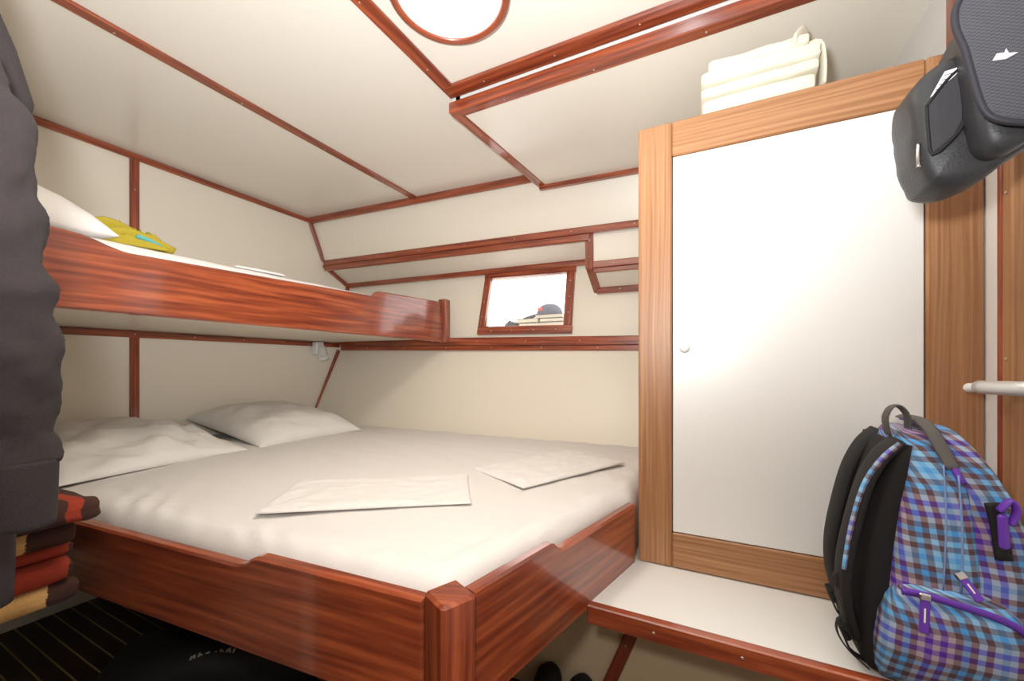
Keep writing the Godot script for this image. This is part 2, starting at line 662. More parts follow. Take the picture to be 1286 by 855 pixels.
func build_hull() -> void:
	var wb := thing("wall_back", hull(-1.0, 0, 1.62), "cream panelled hull side leaning outwards above the berth", "wall", "", "structure")
	var l := -2.6
	var r := 0.6
	var band := func(u0: float, u1: float, s0: float, y0: float, s1: float, y1: float, e := 0.004):
		var d := Vector2(s1 - s0, y1 - y0).normalized() * e
		var c := [hull(u0, y0 - d.y, s0 - d.x), hull(u1, y0 - d.y, s0 - d.x), hull(u1, y1 + d.y, s1 + d.x), hull(u0, y1 + d.y, s1 + d.x)]
		var n: Vector3 = (c[1] - c[0]).cross(c[3] - c[0])
		if n.z > 0:
			n = -n
		slab(wb, "panel", c, n, 0.03, M.cream)
	band.call(l, r, 1.56, -0.05, 2.183, 1.223)
	var sy := func(y: float) -> float: return 2.183 + (y - 1.223) * 0.1 / 0.497
	band.call(l, r, sy.call(1.223), 1.223, sy.call(1.335), 1.335, 0.0)
	band.call(l, -1.32, sy.call(1.335), 1.335, sy.call(1.668), 1.668, 0.0)
	band.call(-0.785, r, sy.call(1.335), 1.335, sy.call(1.668), 1.668, 0.0)
	band.call(l, r, sy.call(1.668), 1.668, 2.283, 1.72, 0.0)
	band.call(l, r, 2.283, 1.72, 2.045, 1.835)
	band.call(l, r, 2.045, 1.835, 1.92, 2.165)
	# rails along the hull
	var t := trim("double varnished rail along the hull under the window")
	var a := hull(-2.52, 1.262, 2.15)
	var b := hull(0.5, 1.216, 2.165)
	beam(t, "upper_batten", a, b, 0.05, 0.05, M.mahogany)
	beam(t, "lower_batten", a + Vector3(0, -0.042, -0.012), b + Vector3(0, -0.042, -0.012), 0.034, 0.045, M.mahogany)
	screws(t, a + Vector3(0, 0, 0.0255), b + Vector3(0, 0, 0.0255), 9, Vector3.BACK)
	screws(t, a + Vector3(0.1, -0.042, 0.011), b + Vector3(0.1, -0.042, 0.011), 9, Vector3.BACK)
	t = trim("double varnished rail high along the hull above the window")
	a = hull(-2.56, 1.846, 2.035)
	b = hull(0.5, 1.832, 2.035)
	beam(t, "upper_batten", a, b, 0.038, 0.026, M.mahogany)
	beam(t, "lower_batten", a + Vector3(0, -0.036, -0.006), hull(-0.59, 1.835, 2.035) + Vector3(0, -0.036, -0.006), 0.036, 0.022, M.mahogany)
	screws(t, a + Vector3(0, 0, 0.0135), b + Vector3(0, 0, 0.0135), 9, Vector3.BACK)
	t = trim("thin varnished rail along the hull at the window top")
	beam(t, "batten", hull(-2.56, 1.720, 2.262), hull(-0.585, 1.720, 2.262), 0.036, 0.026, M.mahogany)
	# boxed-in duct to the right of the window
	var bx := thing("wall_duct", hull(-0.2, 1.6, 2.2), "cream boxed duct with varnished battens beside the window", "wall", "", "structure")
	var d0 := func(u: float, y: float, s: float) -> Vector3: return Vector3(u, y, -(s + 0.064 * (u + 0.593)))
	slab(bx, "panel", [d0.call(-0.593, 1.84, 2.185), d0.call(0.58, 1.84, 2.185), d0.call(0.58, 1.635, 2.195), d0.call(-0.593, 1.635, 2.195)], Vector3.FORWARD, 0.02, M.cream)
	slab(bx, "panel", [d0.call(-0.593, 1.64, 2.19), d0.call(0.58, 1.64, 2.19), d0.call(0.58, 1.535, 2.37), d0.call(-0.593, 1.535, 2.37)], Vector3(0, 1, -0.5), 0.02, M.cream)
	slab(bx, "end_panel", [d0.call(-0.593, 1.84, 2.19), d0.call(-0.593, 1.64, 2.19), d0.call(-0.593, 1.54, 2.37), d0.call(-0.593, 1.80, 2.40)], Vector3.RIGHT, 0.02, M.cream)
	var q := beam(bx, "batten", d0.call(-0.597, 1.845, 2.18), d0.call(-0.597, 1.625, 2.188), 0.045, 0.02, M.mahogany, Vector3.RIGHT)
	screws(q, d0.call(-0.597, 1.82, 2.168), d0.call(-0.597, 1.65, 2.176), 2, Vector3.BACK)
	beam(bx, "batten", d0.call(-0.597, 1.645, 2.185), d0.call(-0.597, 1.53, 2.375), 0.045, 0.02, M.mahogany, Vector3.RIGHT)
	q = beam(bx, "batten", d0.call(-0.575, 1.645, 2.178), d0.call(0.55, 1.645, 2.178), 0.036, 0.022, M.mahogany)
	screws(q, d0.call(-0.57, 1.645, 2.166), d0.call(0.5, 1.645, 2.166), 5, Vector3.BACK)
	beam(bx, "batten", d0.call(-0.575, 1.616, 2.19), d0.call(0.55, 1.616, 2.19), 0.024, 0.022, M.mahogany)
	q = beam(bx, "batten", d0.call(-0.60, 1.535, 2.355), d0.call(0.55, 1.535, 2.355), 0.042, 0.024, M.mahogany)
	screws(q, d0.call(-0.57, 1.535, 2.342), d0.call(0.5, 1.535, 2.342), 5, Vector3.BACK)
	# the window
	var w := thing("window_1", hull(-1.05, 1.3, 2.2), "small slanted cabin window in a varnished frame", "window", "", "structure")
	var hy := func(u: float, y: float, inn: float) -> Vector3: return hull(u, y, 2.183 + (y - 1.223) * 0.1 / 0.497 - inn)
	var up: Vector3 = hy.call(0, 2.0, 0) - hy.call(0, 1.0, 0)
	q = beam(w, "sill_rail", hy.call(-1.372, 1.316, 0.01), hy.call(-0.735, 1.306, 0.01), 0.052, 0.03, M.mahogany, up)
	screws(q, hy.call(-1.34, 1.31, 0.026), hy.call(-0.76, 1.31, 0.026), 4, Vector3.BACK)
	beam(w, "head_rail", hy.call(-1.36, 1.693, 0.008), hy.call(-0.735, 1.688, 0.008), 0.045, 0.026, M.mahogany, up)
	q = beam(w, "stile", hy.call(-1.347, 1.34, 0.01), hy.call(-1.333, 1.672, 0.01), 0.046, 0.028, M.mahogany, Vector3.RIGHT)
	screws(q, hy.call(-1.347, 1.36, 0.025), hy.call(-1.333, 1.66, 0.025), 3, Vector3.BACK)
	q = beam(w, "stile", hy.call(-0.765, 1.33, 0.01), hy.call(-0.765, 1.668, 0.01), 0.052, 0.028, M.mahogany, Vector3.RIGHT)
	screws(q, hy.call(-0.762, 1.36, 0.025), hy.call(-0.762, 1.66, 0.025), 3, Vector3.BACK)
	# reveal boards inside the opening, and the pane
	slab(w, "reveal", [hy.call(-1.322, 1.335, 0.0), hy.call(-0.783, 1.335, 0.0), hy.call(-0.783, 1.335, -0.06), hy.call(-1.322, 1.335, -0.06)], Vector3.DOWN, 0.01, M.mahogany)
	slab(w, "reveal", [hy.call(-0.785, 1.33, 0.0), hy.call(-0.785, 1.67, 0.0), hy.call(-0.785, 1.67, -0.06), hy.call(-0.785, 1.33, -0.06)], Vector3.RIGHT, 0.01, M.mahogany)
	slab(w, "pane", [hy.call(-1.33, 1.33, -0.034), hy.call(-0.775, 1.33, -0.034), hy.call(-0.775, 1.675, -0.034), hy.call(-1.33, 1.675, -0.034)], Vector3.FORWARD, 0.004, M.glass)


func build_ceiling() -> void:
	var c := thing("ceiling", P(-1, 2.15, 1), "cream ceiling of satin panels between varnished battens", "ceiling", "", "structure")
	box_between(c, "backing", Vector3(-2.65, 2.172, -0.97), Vector3(0.62, 2.21, 2.6), M.cream, 0.0)
	box_between(c, "panel", Vector3(-2.6, 2.147, -0.95), Vector3(-1.682, 2.17, 2.25), M.ceiling, 0.001)
	box_between(c, "panel", Vector3(-1.678, 2.147, -0.95), Vector3(-0.912, 2.17, 2.25), M.ceiling, 0.001)
	box_between(c, "panel", Vector3(-0.908, 2.147, -0.95), Vector3(0.6, 2.17, 1.42), M.ceiling, 0.001)
	var low := slab(c, "low_panel", [P(-0.90, 2.080, 1.305), P(0.6, 2.080, 1.305), P(0.6, 2.080, 2.35), P(-0.835, 2.080, 2.35)], Vector3.UP, 0.02, M.ceiling)
	slab(c, "filler", [P(-0.912, 2.10, 1.312), P(0.6, 2.10, 1.312), P(0.6, 2.15, 1.312), P(-0.912, 2.15, 1.312)], Vector3.FORWARD, 0.02, M.white)
	slab(c, "filler", [P(-0.895, 2.10, 1.312), P(-0.83, 2.10, 2.3), P(-0.83, 2.147, 2.3), P(-0.895, 2.147, 1.312)], Vector3.RIGHT, 0.02, M.cream)
	low.set_meta("label", "lower ceiling panel")
	var t := trim("varnished batten along the ceiling over the upper bunk")
	beam(t, "batten", P(-1.69, 2.142, -0.9), P(-1.66, 2.142, 2.03), 0.042, 0.012, M.mahogany, Vector3.RIGHT)
	screws(t, P(-1.69, 2.1355, 0.0), P(-1.66, 2.1355, 1.9), 5, Vector3.DOWN)
	t = trim("varnished batten along the ceiling beside the round lamp")
	beam(t, "batten", P(-0.945, 2.142, -0.9), P(-0.888, 2.142, 1.30), 0.05, 0.012, M.mahogany, Vector3.RIGHT)
	screws(t, P(-0.945, 2.1355, -0.2), P(-0.888, 2.1355, 1.28), 5, Vector3.DOWN)
	t = trim("wide varnished board across the ceiling at the step")
	beam(t, "board", P(-0.90, 2.141, 1.268), P(0.54, 2.141, 1.270), 0.060, 0.014, M.mahogany, Vector3.FORWARD)
	screws(t, P(-0.88, 2.1335, 1.268), P(0.5, 2.1335, 1.270), 5, Vector3.DOWN)
	t = trim("varnished fascia edging the lowered ceiling panel")
	beam(t, "fascia", P(-0.915, 2.097, 1.312), P(0.54, 2.097, 1.312), 0.042, 0.045, M.mahogany)
	beam(t, "fascia", P(-0.892, 2.097, 1.31), P(-0.822, 2.097, 2.09), 0.042, 0.046, M.mahogany)
	beam(t, "fascia", hull(-0.84, 2.082, 1.935), hull(0.54, 2.082, 1.935), 0.05, 0.026, M.mahogany)
	screws(t, P(-0.85, 2.0755, 1.314), P(0.5, 2.0755, 1.314), 4, Vector3.DOWN)
	screws(t, P(-0.888, 2.0755, 1.36), P(-0.823, 2.0755, 2.05), 3, Vector3.DOWN)
	t = trim("varnished batten where the ceiling meets the hull side")
	beam(t, "batten", hull(-2.56, 2.124, 1.915), hull(-0.88, 2.124, 1.915), 0.044, 0.018, M.mahogany)


func build_left_wall_trims() -> void:
	var t := trim("varnished batten where the ceiling meets the head bulkhead")
	beam(t, "batten", P(-2.565, 2.131, 0.1), P(-2.565, 2.125, 1.94), 0.032, 0.012, M.mahogany)
	t = trim("upright varnished batten on the head bulkhead")
	beam(t, "batten", P(-2.565, 0.5, 0.945), P(-2.565, 2.12, 0.945), 0.038, 0.012, M.mahogany, Vector3.FORWARD)
	screws(t, P(-2.558, 1.55, 0.945), P(-2.558, 2.1, 0.945), 2, Vector3.RIGHT)
	t = trim("varnished cleat along the head bulkhead under the upper bunk")
	beam(t, "batten", P(-2.562, 1.243, 0.1), P(-2.562, 1.243, 2.17), 0.034, 0.018, M.mahogany)
	screws(t, P(-2.5525, 1.243, 0.3), P(-2.5525, 1.243, 2.1), 7, Vector3.RIGHT)
	t = trim("varnished battens along the hull side of the head bulkhead")
	for g in [[1.85, 0.5, 2.165, 1.205], [2.185, 1.25, 2.25, 1.715], [2.258, 1.712, 2.03, 1.83], [2.03, 1.86, 1.915, 2.125]]:
		var a := P(-2.562, g[1], g[0])
		var b := P(-2.562, g[3], g[2])
		beam(t, "batten", a, b, 0.03, 0.016, M.mahogany, Vector3.FORWARD)


func build_right_wall() -> void:
	var wr := thing("wall_right", P(0.57, 0, 0.3), "pale wall to the right of the wardrobe", "wall", "", "structure")
	box_between(wr, "panel", Vector3(0.546, 0, 1.15), Vector3(0.60, 2.15, 2.6), M.white, 0.002)
	box_between(wr, "panel", Vector3(0.546, 0, -0.95), Vector3(0.60, 2.15, 0.38), M.white, 0.002)
	box_between(wr, "panel", Vector3(0.546, 1.95, 0.36), Vector3(0.60, 2.15, 1.17), M.white, 0.002)
	box_between(wr, "backing", Vector3(0.60, 0, -0.95), Vector3(0.64, 2.2, 2.6), M.white, 0.002)
	var t := trim("varnished door frame beside the backpack")
	box_between(t, "jamb", Vector3(0.534, 0, 1.136), Vector3(0.56, 1.97, 1.168), M.iroko, 0.003)
	box_between(t, "bead", Vector3(0.531, 0, 1.164), Vector3(0.556, 1.97, 1.176), M.mahogany, 0.002)
	box_between(t, "jamb", Vector3(0.534, 0, 0.36), Vector3(0.56, 1.97, 0.40), M.iroko, 0.003)
	box_between(t, "head", Vector3(0.534, 1.93, 0.36), Vector3(0.56, 1.97, 1.168), M.iroko, 0.003)
	screws(t, P(0.5335, 0.6, 1.152), P(0.5335, 1.6, 1.152), 3, Vector3.LEFT)
	var d := thing("door_1", P(0.57, 0, 0.77), "pale grey door with a satin lever handle", "door", "", "structure")
	box_between(d, "leaf", Vector3(0.556, 0.01, 0.40), Vector3(0.592, 1.93, 1.134), M.white, 0.002)
	var h := part(d, "handle", tube([P(0.552, 1.047, 0.99), P(0.515, 1.047, 0.99), P(0.494, 1.047, 1.005), P(0.49, 1.046, 1.03), P(0.49, 1.044, 1.135)], 0.0135, 0.0135, Vector3(0.2, 1, 0.1), 14), M.satin)
	part(h, "tip", tube([P(0.49, 1.0435, 1.135), P(0.49, 1.0425, 1.15), P(0.49, 1.041, 1.168), P(0.49, 1.0408, 1.174)], 0.0095, 0.0095, Vector3.UP, 14), M.plastic)
	var rings := []
	for k in [[0.0, 0.024], [0.006, 0.024], [0.009, 0.02]]:
		rings.append({"c": P(0.556 - k[0], 1.047, 0.99), "ax": Vector3(0, k[1], 0), "ay": Vector3(0, 0, k[1])})
	part(d, "rosette", loft(rings, 20), M.satin)
	t = trim("varnished batten on the wall above the wardrobe end")
	beam(t, "batten", P(0.535, 1.80, 1.34), P(0.535, 2.085, 1.34), 0.035, 0.02, M.mahogany, Vector3.FORWARD)


func build_ledge() -> void:
	var l := thing("ledge", P(0, 0, 1.2), "low white ledge with a varnished front rail under the wardrobe", "ledge")
	slab(l, "top", [P(-0.262, 0.499, 0.975), P(0.545, 0.499, 0.975), P(0.545, 0.499, 1.9), P(-0.19, 0.499, 1.9)], Vector3.DOWN, 0.02, M.ledge)
	var f := beam(l, "front_rail", P(-0.268, 0.478, 0.968), P(0.545, 0.478, 0.968), 0.046, 0.024, M.mahogany)
	screws(f, P(-0.2, 0.478, 0.9555), P(0.5, 0.478, 0.9555), 4, Vector3.FORWARD * -1.0)
	box_between(l, "front_panel", Vector3(-1.1, 0.0, 1.245), Vector3(0.545, 0.478, 1.265), M.locker, 0.001)
	var b := beam(l, "batten", P(-0.318, 0.0, 1.238), P(-0.13, 0.475, 1.238), 0.036, 0.014, M.mahogany, Vector3.RIGHT)
	screws(b, P(-0.30, 0.05, 1.2305), P(-0.15, 0.43, 1.2305), 3, Vector3.BACK)


func build_wardrobe() -> void:
	var w := thing("wardrobe", P(0.18, 0.5, 1.5), "tall wardrobe with a white door in a brown wooden frame", "wardrobe")
	var z0 := 1.243
	box_between(w, "side_panel", Vector3(-0.185, 0.501, z0 + 0.022), Vector3(-0.167, 1.79, 1.9), M.iroko)
	box_between(w, "side_panel", Vector3(0.526, 0.501, z0 + 0.022), Vector3(0.544, 1.79, 1.9), M.iroko)
	box_between(w, "top_panel", Vector3(-0.185, 1.772, z0 + 0.022), Vector3(0.544, 1.79, 2.08), M.cream)
	box_between(w, "back_panel", Vector3(-0.167, 0.52, 1.87), Vector3(0.526, 1.772, 1.885), M.cream)
	box_between(w, "stile", Vector3(-0.190, 0.501, z0), Vector3(-0.096, 1.796, z0 + 0.022), M.iroko, 0.004)
	box_between(w, "stile", Vector3(0.449, 0.501, z0), Vector3(0.544, 1.796, z0 + 0.022), M.iroko, 0.004)
	box_between(w, "rail", Vector3(-0.0955, 1.695, z0), Vector3(0.4485, 1.796, z0 + 0.022), M.iroko, 0.004)
	box_between(w, "rail", Vector3(-0.0955, 0.501, z0), Vector3(0.4485, 0.602, z0 + 0.022), M.iroko, 0.004)
	var d := box_between(w, "door", Vector3(-0.0935, 0.604, z0 + 0.003), Vector3(0.4465, 1.693, z0 + 0.02), M.white, 0.002)
	var rings := []
	for k in [[0.0, 0.006], [0.008, 0.006], [0.011, 0.012], [0.017, 0.014], [0.022, 0.011], [0.0245, 0.005]]:
		rings.append({"c": P(-0.062, 1.138, z0 + 0.003 - k[0]), "ax": Vector3(k[1], 0, 0), "ay": Vector3(0, k[1], 0)})
	part(d, "knob", loft(rings, 18), M.plastic)


# ---------------------------------------------------------------- berths
func board_poly(pts: Array) -> PackedVector2Array:
	var p := PackedVector2Array()
	for v in pts:
		p.append(Vector2(v[0], v[1]))
	return p


func post(parent: Node3D, called: String, w: float, y0: float, y1: float, at: Vector3, x: Vector3) -> void:
	var z := x.cross(Vector3.UP)
	part(parent, called, cbox(Vector3(y1 - y0, w, w), 0.0055), M.mahogany, Transform3D(Basis(Vector3.UP, -x, z), Vector3(at.x, (y0 + y1) / 2.0, at.z)))


func build_lower_bed() -> void:
	var bed := thing("double_berth", P(-1.4, 0.45, 1.1), "low double berth with varnished mahogany boards and corner post", "bed")
	# front board along (-2.57,.338)..(-.44,.542); outline x measured from the post leftwards
	var a := P(-0.440, 0, 0.556)
	var b := P(-2.565, 0, 0.353)
	var len_f := a.distance_to(b)
	var pl := board_poly([[0.0, 0.484], [len_f, 0.484], [len_f, 0.676], [0.47, 0.664], [0.455, 0.665], [0.44, 0.670], [0.425, 0.680], [0.41, 0.688], [0.395, 0.691], [0.0, 0.686]])
	var x := (b - a).normalized()
	part(bed, "front_board", extrude(pl, 0.028, 0.005), M.mahogany, Transform3D(Basis(x, Vector3.UP, x.cross(Vector3.UP)), a))
	a = P(-0.377, 0, 0.590)
	b = P(-0.2105, 0, 1.24)
	var len_s := a.distance_to(b)
	pl = board_poly([[0.0, 0.484], [len_s, 0.484], [len_s, 0.672], [0.29, 0.672], [0.275, 0.674], [0.262, 0.683], [0.25, 0.694], [0.235, 0.698], [0.0, 0.697]])
	x = (b - a).normalized()
	part(bed, "side_board", extrude(pl, 0.028, 0.005), M.mahogany, Transform3D(Basis(x, Vector3.UP, x.cross(Vector3.UP)), a))
	var xp := (P(-0.355, 0, 0.58) - P(-0.378, 0, 0.53)).normalized()
	post(bed, "corner_post", 0.066, 0.0, 0.702, P(-0.394, 0.0, 0.560), xp)
	slab(bed, "base_panel", [P(-2.56, 0.52, 0.38), P(-0.42, 0.52, 0.585), P(-0.23, 0.52, 1.235), P(-2.56, 0.52, 1.24)], Vector3.DOWN, 0.018, M.locker)
	slab(bed, "base_panel", [P(-2.56, 0.52, 1.242), P(-0.205, 0.52, 1.242), P(-0.205, 0.52, 1.96), P(-2.56, 0.52, 1.82)], Vector3.DOWN, 0.018, M.locker)
	# mattress under its white sheet
	var rows := []
	var uvs := []
	var n := 90
	for i in n + 1:
		var row := []
		var q := []
		for k in n + 1:
			var ta := float(i) / n
			var tb := float(k) / n
			# more points near the rims
			ta = 0.5 - 0.5 * cos(PI * ta)
			tb = 0.5 - 0.5 * cos(PI * tb)
			var s := lerpf(lerpf(0.375, 0.585, ta), lerpf(1.905, 2.02, ta), tb)
			var ru := lerpf(-0.425, -0.232, clampf((s - 0.585) / 0.66, 0.0, 1.0)) + 0.028 * smoothstep(1.2, 1.3, s)
			var u := lerpf(-2.56, ru, ta)
			var e: float = minf(minf(ta, 1.0 - ta) * 2.2, minf(tb, 1.0 - tb) * 1.5)
			var rim := clampf(e / 0.05, 0.0, 1.0)
			var y := 0.63 + 0.067 * sqrt(1.0 - (1.0 - rim) * (1.0 - rim)) + 0.014 * smoothstep(0.0, 0.5, e)
			var wr := noise.get_noise_3d(u * 5.0, s * 9.0, 2.0) * 0.0035
			var edge := 1.0 - smoothstep(0.02, 0.22, e)
			wr += edge * 0.009 * noise.get_noise_3d(u * 26.0, s * 14.0, 7.0)
			wr += 0.010 * exp(-pow((u + 1.42) / 0.16, 2.0)) * exp(-pow((s - 0.50) / 0.10, 2.0)) * sin((u * 0.8 + s) * 70.0)
			wr += 0.008 * exp(-pow((u + 0.92) / 0.14, 2.0)) * exp(-pow((s - 0.55) / 0.05, 2.0)) * sin(u * 60.0 + s * 90.0)
			wr += 0.008 * exp(-pow((u + 0.30) / 0.06, 2.0)) * exp(-pow((s - 0.93) / 0.12, 2.0)) * sin(s * 75.0 - u * 60.0)
			row.append(P(u, y + wr * rim, s))
			q.append(Vector2(u, s))
		rows.append(row)
		uvs.append(q)
	# skirt down to the base
	for i in n + 1:
		var lo0: Vector3 = rows[i][0]
		var lo1: Vector3 = rows[i][n]
		rows[i].push_front(Vector3(lo0.x, 0.522, lo0.z))
		rows[i].push_back(Vector3(lo1.x, 0.522, lo1.z))
		uvs[i].push_front(Vector2(0, 0))
		uvs[i].push_back(Vector2(0, 0))
	var r0 := []
	var r1 := []
	for v in rows[0]:
		r0.append(Vector3(v.x, 0.522, v.z))
	for v in rows[n]:
		r1.append(Vector3(v.x, 0.522, v.z))
	rows.push_front(r0)
	rows.push_back(r1)
	uvs.push_front(uvs[0])
	uvs.push_back(uvs[0])
	single("mattress", surface(rows, false, uvs), M.sheet, Transform3D.IDENTITY, "wide mattress under a white fitted sheet on the low double berth", "mattress")


func build_upper_bunk() -> void:
	var bk := thing("upper_bunk", P(-2.0, 1.24, 1.1), "varnished mahogany upper bunk with end post above the double berth", "bunk bed")
	var a := P(-1.585, 0, 0.102)
	var b := P(-1.585, 0, 2.155)
	var l := a.distance_to(b)
	var pl := board_poly([[0.0, 1.243], [l, 1.243], [l, 1.505], [1.50, 1.484], [1.485, 1.482], [1.47, 1.475], [1.455, 1.462], [1.44, 1.452], [0.47, 1.428], [0.45, 1.430], [0.42, 1.438], [0.39, 1.449], [0.36, 1.456], [0.33, 1.459], [0.0, 1.462]])
	var x := (b - a).normalized()
	part(bk, "front_board", extrude(pl, 0.03, 0.006), M.mahogany, Transform3D(Basis(x, Vector3.UP, x.cross(Vector3.UP)), a))
	post(bk, "end_post", 0.058, 1.238, 1.525, P(-1.576, 0, 2.172), Vector3.RIGHT)
	slab(bk, "base_panel", [P(-2.568, 1.262, 0.102), P(-1.6, 1.262, 0.102), P(-1.6, 1.262, 2.14), P(-2.568, 1.262, 2.08)], Vector3.UP, 0.016, M.cream)
	var rows := []
	var uvs := []
	var n := 60
	for i in n + 1:
		var row := []
		var q := []
		var ta := 0.5 - 0.5 * cos(PI * i / float(n))
		row.append(Vector3.ZERO)
		q.append(Vector2.ZERO)
		for k in n + 1:
			var tb := 0.5 - 0.5 * cos(PI * k / float(n))
			var u := lerpf(-2.555, -1.605, ta)
			var s := lerpf(0.105, lerpf(2.09, 2.12, ta), tb)
			var e: float = minf(minf(ta, 1.0 - ta), minf(tb, 1.0 - tb) * 2.0)
			var rim := clampf(e / 0.04, 0.0, 1.0)
			var y := 1.412 + 0.054 * sqrt(1.0 - (1.0 - rim) * (1.0 - rim)) + 0.012 * smoothstep(0.0, 0.5, e)
			row.append(P(u, y + rim * 0.004 * noise.get_noise_3d(u * 9.0, s * 6.0, 1.0), s))
			q.append(Vector2(u, s))
		row.append(Vector3.ZERO)
		q.append(Vector2.ZERO)
		row[0] = Vector3(row[1].x, 1.28, row[1].z)
		row[n + 2] = Vector3(row[n + 1].x, 1.28, row[n + 1].z)
		rows.append(row)
		uvs.append(q)
	var r0 := []
	var r1 := []
	for v in rows[0]:
		r0.append(Vector3(v.x, 1.28, v.z))
	for v in rows[n]:
		r1.append(Vector3(v.x, 1.28, v.z))
	rows.push_front(r0)
	rows.push_back(r1)
	uvs.push_front(uvs[0])
	uvs.push_back(uvs[0])
	single("mattress", surface(rows, false, uvs), M.sheet, Transform3D.IDENTITY, "narrow mattress under a white sheet on the upper bunk", "mattress")


func turned(yaw: float, tilt: float, roll: float, at: Vector3) -> Transform3D:
	return Transform3D(Basis.from_euler(Vector3(tilt, yaw, roll)), at)


func build_bedding() -> void:
	single("pillow", pad(0.36, 0.30, 0.085, 3.0, 0.05, 0.045, 5.0, 1.0), M.pillow, turned(0.05, 0, -0.10, P(-2.19, 0.745, 0.76)), "white creased pillow on the double berth nearer the striped blankets", "pillow", "pillows on the double berth")
	single("pillow", pad(0.36, 0.29, 0.105, 3.0, 0.05, 0.022, 5.0, 5.0), M.pillow, turned(-0.04, 0, -0.12, P(-2.19, 0.752, 1.43)), "plump white pillow on the double berth against the hull corner", "pillow", "pillows on the double berth")
	single("pillow", pad(0.25, 0.215, 0.138, 2.6, 0.04, 0.014, 5.0, 9.0), M.pillow, turned(0.12, 0.0, 0.0, P(-1.86, 1.487, 0.325)), "white pillow on the upper bunk", "pillow")
	# folded sheets laid out on the berth
	single("folded_sheet", pad(0.275, 0.14, 0.009, 20.0, 0.01, 0.007, 11.0, 3.0, 44, 0.3), M.pillow, turned(0.60, 0, 0.0, P(-0.885, 0.711, 0.885)), "flat folded white sheet lying in the middle of the double berth", "sheet")
	single("folded_sheet", pad(0.26, 0.145, 0.010, 20.0, 0.01, 0.007, 11.0, 8.0, 44, 0.3), M.pillow, turned(1.13, 0, 0.0, P(-0.53, 0.710, 1.405)), "flat folded white sheet on the double berth close to the wardrobe", "sheet")
	# yellow garment crumpled beside the bunk pillow
	var g := thing("garment", P(-1.70, 1.47, 0.62), "crumpled mustard garment with a turquoise stripe on the upper bunk", "garment")
	part(g, "cloth", pad(0.10, 0.07, 0.05, 3.6, 0.0, 0.06, 26.0, 2.0, 48, 0.05), M.yellow, turned(1.35, 0, 0.0, P(-1.73, 1.474, 0.61)))
	part(g, "fold", tube([P(-1.70, 1.482, 0.53), P(-1.675, 1.512, 0.58), P(-1.665, 1.505, 0.64), P(-1.67, 1.482, 0.72)], 0.016, 0.008, Vector3(0.6, 1, 0), 10), M.yellow)
	part(g, "fold", tube([P(-1.74, 1.51, 0.51), P(-1.72, 1.542, 0.56), P(-1.72, 1.52, 0.64), P(-1.73, 1.488, 0.70)], 0.018, 0.008, Vector3(0.3, 1, 0), 10), M.yellow)
	part(g, "stripe", tube([P(-1.655, 1.505, 0.615), P(-1.652, 1.497, 0.65), P(-1.657, 1.482, 0.685)], 0.008, 0.004, Vector3(1, 1, 0), 8), M.turquoise)
	single("folded_sheet", pad(0.10, 0.045, 0.009, 20.0, 0.0, 0.003, 15.0, 6.0, 24, 0.1), M.pillow, turned(1.5, 0, 0.0, P(-1.70, 1.475, 1.02)), "small folded white cloth lying on the upper bunk sheet", "cloth")


# ---------------------------------------------------------------- lamps
func build_ceiling_lamp() -> void:
	var at := P(-0.655, 2.147, 0.925)
	var l := thing("ceiling_lamp", at, "round ceiling lamp with a glowing white glass in a wooden ring", "lamp")
	var rows := []
	var uvs := []
	var prof := [[0.148, 0.0], [0.172, 0.0], [0.175, -0.008], [0.172, -0.020], [0.163, -0.027], [0.153, -0.026], [0.147, -0.016], [0.148, 0.0]]
	for k in prof:
		var row := []
		var q := []
		for i in 65:
			var a := TAU * (i % 64) / 64.0
			row.append(at + Vector3(cos(a) * k[0], k[1], sin(a) * k[0]))
			q.append(Vector2(i / 64.0, k[0] * 8.0))
		rows.append(row)
		uvs.append(q)
	part(l, "ring", surface(rows, true, uvs), M.mahogany)
	var rings := []
	for k in [[0.004, 0.148], [0.018, 0.148], [0.026, 0.135], [0.032, 0.10], [0.035, 0.05], [0.036, 0.01]]:
		rings.append({"c": at + Vector3(0, -k[0], 0), "ax": Vector3(k[1], 0, 0), "ay": Vector3(0, 0, k[1])})
	part(l, "glass", loft(rings, 48), M.lampglass)
	var light := AreaLight3D.new()
	light.name = "ceiling_lamp_light"
	light.area_size = Vector2(0.26, 0.26)
	light.light_color = Color(1.0, 0.965, 0.90)
	light.light_energy = 0.7
	light.area_range = 12.0
	light.shadow_enabled = true
	l.add_child(light)
	light.position = Vector3(0, -0.04, 0)
	light.rotation_degrees.x = -90.0


func build_reading_lamp() -> void:
	var at := P(-2.50, 1.22, 1.95)
	var l := thing("reading_lamp", at, "small white swivel reading lamp under the upper bunk", "lamp")
	box_between(l, "base", Vector3(-2.552, 1.165, 1.925), Vector3(-2.50, 1.258, 1.985), M.plastic, 0.006)
	part(l, "arm", tube([P(-2.5, 1.205, 1.955), P(-2.475, 1.195, 1.95)], 0.011, 0.011, Vector3.UP, 12), M.plastic)
	var ax := Vector3(0.45, -0.75, 0.25).normalized()
	var sx := ax.cross(Vector3.UP).normalized()
	var sy := ax.cross(sx)
	var rings := []
	for k in [[-0.045, 0.018], [-0.04, 0.024], [0.0, 0.029], [0.045, 0.034], [0.05, 0.036], [0.054, 0.034], [0.046, 0.028]]:
		rings.append({"c": P(-2.462, 1.185, 1.94) + ax * k[0], "ax": sx * k[1], "ay": sy * k[1]})
	part(l, "shade", loft(rings, 22), M.plastic)


